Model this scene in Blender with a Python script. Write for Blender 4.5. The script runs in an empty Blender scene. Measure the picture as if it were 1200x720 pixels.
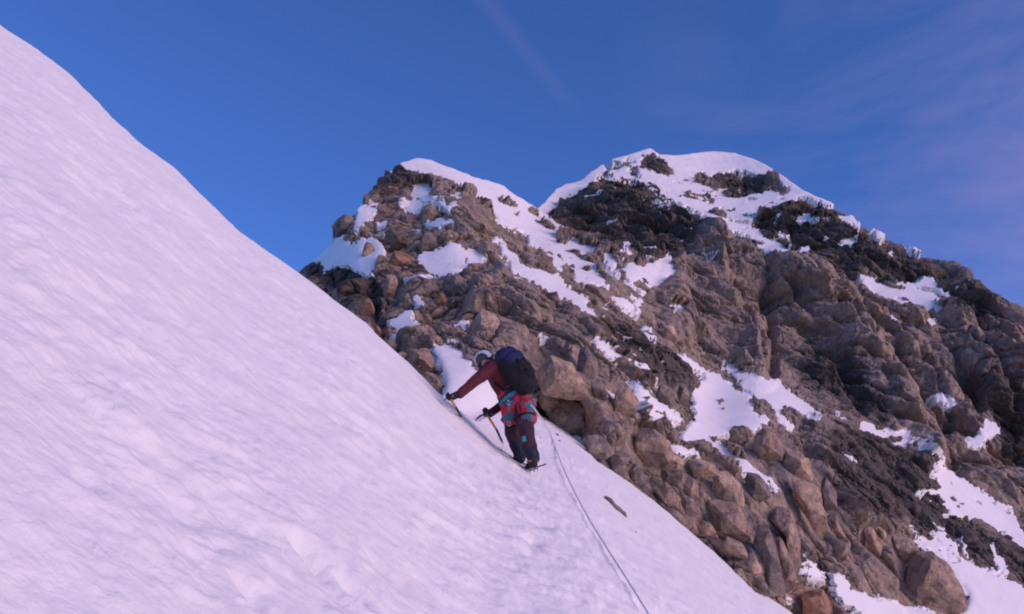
import bpy, bmesh, math, random
import numpy as np
from mathutils import Vector, Matrix

random.seed(7)
C = bpy.context.scene.collection
F = 1152.0
PITCH = math.radians(22.0)
CP, SP = math.cos(PITCH), math.sin(PITCH)

# ------------------------------------------------------------------ helpers
def ray(px, py):
    """direction through a picture point, scaled to y = 1: (x/y, z/y)"""
    u = (np.asarray(px, float) - 600.0) / F
    v = (360.0 - np.asarray(py, float)) / F
    y = CP - v * SP
    return u / y, (SP + v * CP) / y

def W(px, py, Y):
    X, Z = ray(px, py)
    return Vector((float(X) * Y, Y, float(Z) * Y))

def tag(o, label=None, cat=None, group=None, kind=None):
    if label: o['label'] = label
    if cat: o['category'] = cat
    if group: o['group'] = group
    if kind: o['kind'] = kind
    return o

def link(name, me, mat=None, parent=None, smooth=False):
    o = bpy.data.objects.new(name, me)
    C.objects.link(o)
    if mat:
        for m in (mat if isinstance(mat, (list, tuple)) else [mat]):
            me.materials.append(m)
    if parent:
        o.parent = parent
        o.matrix_parent_inverse = Matrix.Translation(-parent.location)
    if smooth:
        me.polygons.foreach_set('use_smooth', [True] * len(me.polygons))
    return o

def mesh_np(name, verts, faces, smooth=False):
    me = bpy.data.meshes.new(name)
    n, m = len(verts), len(faces)
    k = faces.shape[1]
    me.vertices.add(n)
    me.vertices.foreach_set('co', np.ascontiguousarray(verts, dtype=np.float32).ravel())
    me.loops.add(m * k)
    me.loops.foreach_set('vertex_index', np.ascontiguousarray(faces, dtype=np.int32).ravel())
    me.polygons.add(m)
    me.polygons.foreach_set('loop_start', np.arange(0, m * k, k, dtype=np.int32))
    me.polygons.foreach_set('loop_total', np.full(m, k, dtype=np.int32))
    me.update(calc_edges=True)
    me.polygons.foreach_set('use_smooth', np.full(m, smooth, dtype=bool))
    return me

def attr(me, name, vals):
    a = me.attributes.new(name, 'FLOAT', 'POINT')
    a.data.foreach_set('value', np.ascontiguousarray(vals, dtype=np.float32).ravel())

# ------------------------------------------------------------------ noise
def _h(ix, iy, iz, s):
    n = (ix.astype(np.uint32) * np.uint32(374761393)) ^ (iy.astype(np.uint32) * np.uint32(668265263)) \
        ^ (iz.astype(np.uint32) * np.uint32(2147483647 - 58)) ^ np.uint32((s * 2654435761) & 0xffffffff)
    n = (n ^ (n >> np.uint32(15))) * np.uint32(2246822519)
    n = (n ^ (n >> np.uint32(13))) * np.uint32(3266489917)
    return n ^ (n >> np.uint32(16))

def _r(ix, iy, iz, s):
    return (_h(ix, iy, iz, s) >> np.uint32(8)).astype(np.float32) * np.float32(1.0 / 16777216.0)

def vnoise(P, s=0):
    P = P.astype(np.float32)
    I = np.floor(P).astype(np.int32)
    f = P - I
    f = f * f * (3 - 2 * f)
    out = 0
    for dx in (0, 1):
        for dy in (0, 1):
            for dz in (0, 1):
                w = (f[:, 0] if dx else 1 - f[:, 0]) * (f[:, 1] if dy else 1 - f[:, 1]) * (f[:, 2] if dz else 1 - f[:, 2])
                out = out + w * _r(I[:, 0] + dx, I[:, 1] + dy, I[:, 2] + dz, s)
    return out * 2 - 1

def fbm(P, octv=4, s=0, gain=0.5):
    a, t, out = 1.0, 0.0, 0
    for k in range(octv):
        out = out + a * vnoise(P * (2.03 ** k) + 17.3 * k, s + k)
        t += a
        a *= gain
    return out / t

def blocks(Q, s, crack=0.35, tilt=0.9, step=0.6, steep=3.4):
    """angular fractured relief: overlapping flat topped blocks with flat flanks, creases where they meet"""
    Q = Q.astype(np.float32)
    I = np.floor(Q).astype(np.int32)
    n = len(Q)
    V = np.full(n, -9.0, np.float32); V2 = V.copy(); Hh = np.zeros(n, np.float32)
    for dx in (-1, 0, 1):
        for dy in (-1, 0, 1):
            for dz in (-1, 0, 1):
                ix, iy, iz = I[:, 0] + dx, I[:, 1] + dy, I[:, 2] + dz
                r = [_r(ix, iy, iz, s + k) for k in range(9)]
                rx, ry, rz = Q[:, 0] - ix - r[0], Q[:, 1] - iy - r[1], Q[:, 2] - iz - r[2]
                h = (r[3] * 2 - 1) * step
                top = h + tilt * ((r[4] - .5) * rx + (r[5] - .5) * ry + (r[6] - .5) * rz) * 2
                a, b = r[7] * 1.1 - .55, r[8] * 1.1 - .55
                m = np.maximum(np.abs(rx + a * ry), np.abs(ry - a * rx + b * rz))
                m = np.maximum(m, np.abs(rz - b * ry + .3 * rx))
                m = np.maximum(m, .72 * np.abs(rx - ry + a * rz))
                v = np.minimum(top, h + (.34 - m) * steep + .1)
                w = v > V
                V2 = np.where(w, V, np.maximum(V2, v))
                V = np.where(w, v, V); Hh = np.where(w, h, Hh)
    V = V - crack * .9 * np.exp(-(V - V2) / 0.07)
    return V - (V.mean() if n > 50000 else .0), Hh

def smooth01(x):
    x = np.clip(x, 0, 1)
    return x * x * (3 - 2 * x)

# ------------------------------------------------------------------ materials
def nodes(name):
    m = bpy.data.materials.new(name)
    m.use_nodes = True
    nt = m.node_tree
    b = nt.nodes['Principled BSDF']
    return m, nt, b

def N(nt, typ, **kw):
    n = nt.nodes.new(typ)
    for k, v in kw.items():
        if k.startswith('i_'):
            n.inputs[k[2:].replace('_', ' ')].default_value = v
        else:
            setattr(n, k, v)
    return n

def ramp(nt, fac, stops):
    r = nt.nodes.new('ShaderNodeValToRGB')
    els = r.color_ramp.elements
    while len(els) < len(stops): els.new(0.5)
    for e, (p, c) in zip(els, stops):
        e.position = p; e.color = (*c, 1)
    nt.links.new(fac, r.inputs[0])
    return r

def mixc(nt, a, b, fac, mode='MIX'):
    m = nt.nodes.new('ShaderNodeMix'); m.data_type = 'RGBA'; m.blend_type = mode
    for sock, v in ((0, fac), (6, a), (7, b)):
        if hasattr(v, 'is_linked') or hasattr(v, 'links'):
            nt.links.new(v, m.inputs[sock])
        else:
            m.inputs[sock].default_value = (*v, 1) if isinstance(v, tuple) and len(v) == 3 else v
    return m.outputs[2]

def noise(nt, scale, detail=6, rough=0.6, dist=0.0, vec=None):
    n = N(nt, 'ShaderNodeTexNoise', i_Scale=scale, i_Detail=detail, i_Roughness=rough, i_Distortion=dist)
    if vec is not None: nt.links.new(vec, n.inputs['Vector'])
    return n.outputs['Fac']

def mapped(nt, src, scale=(1, 1, 1), rot=(0, 0, 0)):
    mp = nt.nodes.new('ShaderNodeMapping')
    mp.inputs['Scale'].default_value = scale
    mp.inputs['Rotation'].default_value = rot
    nt.links.new(src, mp.inputs['Vector'])
    return mp.outputs['Vector']

def rock_material(name, per_object=False):
    m, nt, b = nodes(name)
    geo = nt.nodes.new('ShaderNodeNewGeometry')
    P = geo.outputs['Position']
    n1 = noise(nt, 0.9 if not per_object else 2.2, 8, 0.65, 0.4, P)
    n2 = noise(nt, 5.0, 8, 0.7, 0.2, P)
    n3 = noise(nt, 26.0, 4, 0.7, 0.0, P)
    tan = ramp(nt, n2, [(0.28, (0.16, 0.118, 0.088)), (0.5, (0.345, 0.262, 0.20)), (0.72, (0.50, 0.40, 0.32))]).outputs[0]
    dark = ramp(nt, n2, [(0.3, (0.05, 0.044, 0.039)), (0.5, (0.105, 0.087, 0.072)), (0.75, (0.21, 0.165, 0.135))]).outputs[0]
    grey = ramp(nt, n2, [(0.3, (0.125, 0.10, 0.088)), (0.7, (0.33, 0.275, 0.235))]).outputs[0]
    warm = mixc(nt, tan, grey, ramp(nt, n1, [(0.45, (0, 0, 0)), (0.6, (1, 1, 1))]).outputs[0])
    if per_object:
        oi = nt.nodes.new('ShaderNodeObjectInfo')
        lich = ramp(nt, noise(nt, 3.2, 8, 0.72, 0.6, P), [(0.53, (0, 0, 0)), (0.62, (0.75, 0.75, 0.75))]).outputs[0]
        col = mixc(nt, warm, dark, lich)
        col = mixc(nt, col, oi.outputs['Color'], 1.0, 'MULTIPLY')
    else:
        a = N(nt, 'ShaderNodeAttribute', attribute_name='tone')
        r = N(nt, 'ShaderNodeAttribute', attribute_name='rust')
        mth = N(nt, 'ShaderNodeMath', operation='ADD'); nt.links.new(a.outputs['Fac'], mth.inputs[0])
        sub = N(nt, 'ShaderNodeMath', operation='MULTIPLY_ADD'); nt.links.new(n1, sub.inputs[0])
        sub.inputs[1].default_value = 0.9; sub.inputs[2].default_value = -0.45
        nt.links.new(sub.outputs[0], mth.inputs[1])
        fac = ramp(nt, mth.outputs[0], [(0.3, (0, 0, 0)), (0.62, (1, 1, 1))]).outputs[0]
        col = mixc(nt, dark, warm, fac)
        rust = ramp(nt, n2, [(0.3, (0.20, 0.09, 0.05)), (0.7, (0.46, 0.23, 0.13))]).outputs[0]
        col = mixc(nt, col, rust, r.outputs['Fac'])
    col = mixc(nt, col, ramp(nt, n3, [(0.3, (0.66, 0.66, 0.66)), (0.7, (1.18, 1.16, 1.14))]).outputs[0], 1.0, 'MULTIPLY')
    nt.links.new(col, b.inputs['Base Color'])
    b.inputs['Roughness'].default_value = 0.9
    b.inputs['Specular IOR Level'].default_value = 0.25
    bp = N(nt, 'ShaderNodeBump', i_Strength=0.4, i_Distance=0.04)
    nb = noise(nt, 11.0, 10, 0.72, 0.3, P)
    nt.links.new(nb, bp.inputs['Height'])
    nt.links.new(bp.outputs[0], b.inputs['Normal'])
    return m

def snow_material(name, near=False):
    m, nt, b = nodes(name)
    geo = nt.nodes.new('ShaderNodeNewGeometry')
    P = geo.outputs['Position']
    c = ramp(nt, noise(nt, 1.3, 6, 0.6, 0.2, P), [(0.3, (0.83, 0.81, 0.79)), (0.7, (0.90, 0.87, 0.845))]).outputs[0]
    nt.links.new(c, b.inputs['Base Color'])
    b.inputs['Roughness'].default_value = 0.75
    b.inputs['Specular IOR Level'].default_value = 0.2
    bp = N(nt, 'ShaderNodeBump', i_Strength=0.8 if near else 0.35, i_Distance=0.03 if near else 0.06)
    nb = noise(nt, 9.0 if near else 3.0, 8, 0.6, 0.2, P)
    nt.links.new(nb, bp.inputs['Height'])
    nt.links.new(bp.outputs[0], b.inputs['Normal'])
    return m

def plain(name, col, rough=0.8, metal=0.0, var=0.25, scale=18.0, spec=0.3, bump=0.0):
    m, nt, b = nodes(name)
    tc = nt.nodes.new('ShaderNodeTexCoord')
    n = noise(nt, scale, 5, 0.6, 0.1, tc.outputs['Object'])
    lo = tuple(c * (1 - var) for c in col); hi = tuple(min(1, c * (1 + var)) for c in col)
    nt.links.new(ramp(nt, n, [(0.3, lo), (0.7, hi)]).outputs[0], b.inputs['Base Color'])
    b.inputs['Roughness'].default_value = rough
    b.inputs['Metallic'].default_value = metal
    b.inputs['Specular IOR Level'].default_value = spec
    if bump:
        bp = N(nt, 'ShaderNodeBump', i_Strength=bump, i_Distance=0.01)
        nt.links.new(n, bp.inputs['Height']); nt.links.new(bp.outputs[0], b.inputs['Normal'])
    return m

M_ROCK = rock_material('granite_face')
M_BOULDER = rock_material('granite_boulder', True)
M_SNOW = snow_material('wind_packed_snow', True)
M_SNOW_FAR = snow_material('mountain_snow')

# ------------------------------------------------------------------ near snow slope
CH = -1.6
edge_px = [(-60, -22), (0, 30), (40, 55), (74, 81), (84, 88), (92, 97), (112, 117), (132, 137), (165, 167), (205, 197),
           (235, 227), (280, 270), (300, 284), (320, 299), (352, 321), (400, 357), (430, 378), (440, 390), (480, 426),
           (522, 468), (545, 485), (560, 494), (572, 486), (590, 478), (622, 474), (640, 484), (655, 494), (675, 515),
           (700, 541), (735, 563), (765, 586), (800, 616), (850, 659), (885, 694), (900, 700), (925, 716), (980, 765), (1100, 870), (1230, 985)]
eX, eZ = ray([p[0] for p in edge_px], [p[1] for p in edge_px])
YF = [(-.9, 8.0), (-.62, 8.5), (-.3, 9.7), (-.1, 11.6), (0.0, 12.7), (.022, 13.2), (.034, 16.0), (.05, 17.6), (.08, 18.6), (.155, 20.5), (.273, 22), (.6, 24)]
PA, PB = -.835, .352          # the even plane of the slope close to the camera
_xs = np.linspace(-3.0, 3.0, 6001)
def _ze_raw(X):
    z = np.interp(X, eX, eZ)
    z = np.where(X < eX[0], eZ[0] + PA * (X - eX[0]), z)
    return np.where(X > eX[-1], eZ[-1] + PA * (X - eX[-1]), z)
def _sm(a, r):
    k = np.exp(-np.linspace(-2.5, 2.5, 2 * r + 1) ** 2); k /= k.sum()
    return np.convolve(np.pad(a, r, mode='edge'), k, 'valid')
_ze = _sm(_ze_raw(_xs), 2)
_yf = _sm(np.interp(_xs, [p[0] for p in YF], [p[1] for p in YF]), 14)
_I = np.interp(_xs, [-.05, -.02, .008, .018, .022, .026, .031, .037, .044, .052, .062, .08], [.4160, .3860, .3625, .3580, .3570, .3568, .3572, .3580, .3560, .3510, .3430, .3270])
_m = (_xs > -.05) & (_xs < .08)
_near = _sm(np.where(_m, _I, _ze + 1.6 / _yf), 130)
_yf = np.clip(1.6 / np.maximum(_near - _ze, .03), 6.5, 26)
def zedge(X): return np.interp(X, _xs, _ze)
def yfar(X): return np.interp(X, _xs, _yf)
def near_h(X): return np.interp(X, _xs, _near)
def zfront(X, y):
    """z/y of the slope in front of its edge"""
    return near_h(X) + CH / y
def snow_h(x, y):
    X = x / y
    ze, yf = zedge(X), yfar(X)
    k = 0.15 + 1.0 * smooth01((-.005 - X) / 0.03)
    t = np.maximum(y - yf, 0)
    r = 0.35
    back = y * ze - k * (np.sqrt(t * t + r * r) - r)
    return np.where(y <= yf, y * zfront(X, y), back)
def snow_depth(px, py):
    X, Z = ray(px, py)
    ys = np.linspace(1.5, float(yfar(X)), 1500)
    zz = zfront(np.full(1500, float(X)), ys)
    k = int(np.argmax(zz >= Z)) if (zz >= Z).any() else 1499
    return float(ys[k])

# hollows: picture point, half width there (points), depth (m)
DENTS = [(376, 655, 15, .035), (392, 680, 17, .035), (440, 655, 11, .025), (455, 664, 9, -.012), (520, 590, 9, .02), (500, 600, 8, .02),
         (560, 575, 8, .05), (600, 566, 7, .06), (614, 560, 6, .07), (585, 552, 7, .06), (640, 578, 8, .05), (604, 582, 5, .06), (622, 590, 6, .06), (612, 606, 6, .06), (632, 612, 6, .05), (624, 632, 7, .05),
         (545, 540, 7, .025), (566, 528, 6, .03), (300, 690, 16, .03), (655, 600, 8, .02), (360, 640, 11, .025), (418, 690, 13, .03),
         (640, 540, 5, .03), (652, 552, 5, .03), (630, 572, 6, .03), (596, 590, 7, .02), (110, 560, 18, .015), (230, 600, 18, .018)]
DENTW = []
for px, py, r, d in DENTS:
    Y = snow_depth(px, py); w = W(px, py, Y); DENTW.append((w.x, w.y, r * Y / F * 1.1, d))

def build_snow_slope():
    pxs = np.concatenate([np.linspace(-900, -40, 60, endpoint=False), np.arange(-40, 1240, 1.5), np.linspace(1240, 2300, 60)])
    Xc = (pxs - 600) / F / CP * 1.02
    nf = 520
    s = np.linspace(0, 1, nf)
    nb = 50
    Xg = np.repeat(Xc[:, None], nf + nb, 1)
    yf = np.interp(Xc, _xs, _sm(_yf, 70))[:, None]
    y0 = 0.9
    inv_mid = 1 / 2.0
    # uniform in 1/y beyond two metres, coarser nearer the camera
    inv = np.where(s < 0.08, 1 / y0 + (inv_mid - 1 / y0) * (s / 0.08), 0)[None, :] + \
          np.where(s >= 0.08, 1, 0)[None, :] * (inv_mid + (1 / yf - inv_mid) * ((s - 0.08) / 0.92)[None, :])
    yy = 1 / inv
    tb = (np.arange(1, nb + 1) / nb) ** 2.2
    yb = yf + tb[None, :] * 11.0
    Y = np.concatenate([yy, yb], 1)
    Xw = Xg * Y
    H = snow_h(Xw, Y)
    P = np.stack([Xw.ravel(), Y.ravel(), H.ravel()], 1)
    # normals of the bare slope
    G = P.reshape(len(Xc), nf + nb, 3)
    du = np.gradient(G, axis=0); dv = np.gradient(G, axis=1)
    Nn = np.cross(du, dv); Nn /= np.linalg.norm(Nn, axis=2, keepdims=True) + 1e-9
    Nn[Nn[..., 2] < 0] *= -1
    Nf = Nn.reshape(-1, 3)
    # wind ripples, long across the slope
    phi = math.radians(SNOW_PHI)
    a = P[:, 0] * math.cos(phi) + P[:, 1] * math.sin(phi)
    c = -P[:, 0] * math.sin(phi) + P[:, 1] * math.cos(phi)
    z0 = np.zeros_like(a)
    wq = .5 * fbm(np.stack([P[:, 0] * .7, P[:, 1] * .7, z0 + 1], 1), 2, 12)
    c = c + .25 * wq
    d = 0.020 * fbm(np.stack([a * 3.5, c * 5.8, z0], 1), 4, 11, 0.6)
    d += 0.032 * fbm(np.stack([a * .9, c * 1.5, z0 + 3], 1), 3, 21)
    d += 0.025 * fbm(np.stack([a * .25, c * .35, z0 + 9], 1), 2, 31)
    rip = fbm(np.stack([a * 6.5, c * 10.5, z0 + 5], 1), 3, 41)
    pat = smooth01(.5 + 1.2 * vnoise(np.stack([a * .8, c * .9, z0 + 4], 1), 51))
    d += 0.032 * np.maximum(rip, -0.25) * (.45 + .55 * pat)
    for (dx, dy, r, dep) in DENTW:
        q = ((P[:, 0] - dx) ** 2 * .55 + (P[:, 1] - dy) ** 2 * 1.0) / (r * r)
        d -= dep * np.exp(-q ** 1.3)
    fade = np.clip(P[:, 1] / 3.0, 0.35, 1) * (1 - .6 * smooth01((P[:, 1] / np.maximum(yfar(P[:, 0] / P[:, 1]), 1) - .8) / .2))
    P2 = P + Nf * (d * fade)[:, None]
    n0, n1 = len(Xc), nf + nb
    idx = np.arange(n0 * n1).reshape(n0, n1)
    faces = np.stack([idx[:-1, :-1], idx[1:, :-1], idx[1:, 1:], idx[:-1, 1:]], -1).reshape(-1, 4)
    # the rest of the slope, below and behind the camera
    gx = np.linspace(-34, 34, 35); gy = np.linspace(-30, 0.95, 22)
    A, B = np.meshgrid(gx, gy, indexing='ij')
    Z = -0.80 * A + 0.28 * B + CH - 0.04 + 0.2 * np.sin(A * .4) * np.sin(B * .3) * np.clip(-B / 6, 0, 1)
    Q = np.stack([A.ravel(), B.ravel(), Z.ravel()], 1)
    j = np.arange(35 * 22).reshape(35, 22) + n0 * n1
    f2 = np.stack([j[:-1, :-1], j[1:, :-1], j[1:, 1:], j[:-1, 1:]], -1).reshape(-1, 4)
    me = mesh_np('snow_slope', np.concatenate([P2, Q]), np.concatenate([faces, f2]), True)
    o = link('snow_slope', me, M_SNOW)
    global SLOPE_V, SLOPE_F
    SLOPE_V, SLOPE_F = P2, faces
    return tag(o, kind='structure')
SNOW_PHI = 60.0
build_snow_slope()

from mathutils.bvhtree import BVHTree
_sub = SLOPE_F[(SLOPE_V[SLOPE_F[:, 0], 1] > 2.2) & (SLOPE_V[SLOPE_F[:, 0], 0] > -2.5) & (SLOPE_V[SLOPE_F[:, 0], 0] < 8)]
_us = np.unique(_sub); _rm = np.full(len(SLOPE_V), -1); _rm[_us] = np.arange(len(_us))
SLOPE = BVHTree.FromPolygons(SLOPE_V[_us].tolist(), _rm[_sub].tolist())
def snow_hit(px, py):
    d = W(px, py, 1.0).normalized()
    h = SLOPE.ray_cast(Vector((0, 0, 0)), d)
    return h[0] if h[0] is not None else W(px, py, snow_depth(px, py))
# ------------------------------------------------------------------ the rocky mountain
top_px = [(300, 372), (335, 345), (352, 322), (364, 309), (378, 298), (388, 284), (391, 262), (397, 253), (417, 250), (424, 240), (428, 230),
          (440, 219), (448, 212), (458, 204), (472, 192), (488, 187), (505, 189), (530, 199), (556, 209), (575, 214), (590, 219), (601, 229),
          (618, 239), (630, 246), (640, 238), (652, 224), (665, 217), (685, 212), (700, 200), (710, 192), (718, 187), (735, 183), (750, 179),
          (762, 175), (772, 182), (790, 183), (812, 180), (835, 178), (860, 180), (882, 187), (905, 199), (925, 214), (940, 224), (965, 235),
          (985, 243), (1003, 258), (1020, 267), (1042, 277), (1065, 288), (1090, 299), (1112, 306), (1130, 317), (1150, 330), (1165, 343),
          (1176, 358), (1188, 368), (1200, 376), (1240, 400), (1300, 410)]
bot_px = [(300, 420), (355, 400), (440, 470), (520, 540), (560, 580), (620, 620), (640, 600), (700, 610), (765, 650), (800, 670), (860, 720), (925, 775), (960, 800), (1300, 800)]

ctrl = [(300, 330, 34), (352, 322, 32), (352, 380, 24), (400, 250, 30), (440, 205, 33), (488, 187, 36), (560, 210, 40), (600, 230, 44), (420, 300, 27), (480, 250, 30),
        (440, 350, 23), (500, 300, 26.5), (540, 240, 29.5), (560, 300, 27), (480, 340, 23.5), (560, 350, 22.5), (480, 400, 20), (450, 400, 20.5), (540, 395, 20.5),
        (507, 402, 19.6), (545, 440, 18.0), (530, 475, 16.2), (600, 520, 19.6), (605, 468, 20.0), (630, 505, 19.8), (645, 530, 19.8), (622, 545, 19.8), (620, 600, 19.8), (560, 560, 16.5), (480, 470, 16.5), (430, 420, 18.5),
        (585, 400, 20.3), (640, 420, 21.3), (650, 462, 19.9), (620, 340, 25), (590, 285, 29.5), (640, 300, 32), (660, 330, 29), (690, 355, 27.5), (640, 375, 23),
        (700, 400, 22.5), (720, 440, 21.6), (760, 450, 22.5), (690, 500, 19.6), (740, 510, 20.4), (720, 380, 28), (740, 320, 36), (700, 285, 42), (650, 275, 42), (634, 250, 49),
        (665, 217, 58), (720, 187, 66), (762, 176, 69), (835, 179, 74), (905, 199, 71), (940, 225, 66), (1003, 258, 62), (1065, 288, 60), (1130, 317, 57), (1176, 348, 54), (1300, 410, 50),
        (780, 230, 60), (720, 240, 54), (860, 240, 63), (900, 280, 56), (850, 300, 50), (800, 300, 46), (800, 360, 37.5), (770, 350, 36), (780, 400, 30), (830, 410, 36), (900, 440, 35.5),
        (860, 360, 43), (930, 370, 45), (1000, 350, 51), (1060, 345, 53), (1000, 420, 42.5), (1080, 400, 48), (1080, 500, 39), (1150, 430, 46), (1200, 500, 43), (1280, 560, 42),
        (830, 470, 28.5), (880, 480, 28.5), (940, 485, 32), (850, 525, 24.2), (780, 500, 22), (900, 530, 24.5), (950, 560, 24.8), (1000, 500, 33), (1000, 560, 28), (1060, 570, 31),
        (1100, 560, 34.5), (1180, 600, 36), (1060, 640, 28), (1120, 650, 29.5), (1200, 680, 31), (1000, 640, 25.5), (960, 640, 24.2), (980, 700, 23.8), (1040, 720, 25), (1130, 730, 26.5), (1220, 790, 27), (1000, 800, 22.5),
        (900, 600, 22.8), (850, 590, 21.9), (800, 560, 21)]
for px, py in edge_px[20:]:
    if px > 636 and px < 1000:
        X, _ = ray(px, py); ctrl.append((px, py, float(yfar(X)) + .15))
        ctrl.append((px - 24, py + 26, float(yfar(X)) + .3))
cp = np.array(ctrl, float)
def tps(K, cp):
    pass
sx, sy = 100.0, 100.0
def U(r2): return np.where(r2 > 0, r2 * np.log(np.maximum(r2, 1e-12)), 0)
xy = cp[:, :2] / 100.0
n = len(cp)
A = np.zeros((n + 3, n + 3))
A[:n, :n] = U(((xy[:, None] - xy[None]) ** 2).sum(-1)) + np.eye(n) * 0.01
A[:n, n:] = np.c_[np.ones(n), xy]; A[n:, :n] = A[:n, n:].T
wts = np.linalg.solve(A, np.r_[np.log(cp[:, 2]), 0, 0, 0])
def base_depth_raw(px, py):
    q = np.stack([np.ravel(px), np.ravel(py)], 1) / 100.0
    out = wts[n] + q @ wts[n + 1:]
    for i in range(n):
        out = out + wts[i] * U(((q - xy[i]) ** 2).sum(1))
    return np.exp(out)
# coarse raster of the depth, 5 px
GX = np.arange(290, 1320, 5.0); GY = np.arange(150, 830, 5.0)
gx, gy = np.meshgrid(GX, GY, indexing='ij')
DG = base_depth_raw(gx, gy).reshape(gx.shape)
def bil(R, x0, y0, st, px, py):
    fx = np.clip((px - x0) / st, 0, R.shape[0] - 1.001); fy = np.clip((py - y0) / st, 0, R.shape[1] - 1.001)
    i, j = fx.astype(int), fy.astype(int); a, b = fx - i, fy - j
    return R[i, j] * (1 - a) * (1 - b) + R[i + 1, j] * a * (1 - b) + R[i, j + 1] * (1 - a) * b + R[i + 1, j + 1] * a * b
def depth_at(px, py):
    return bil(DG, 290, 150, 5.0, np.asarray(px, float), np.asarray(py, float))

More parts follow.
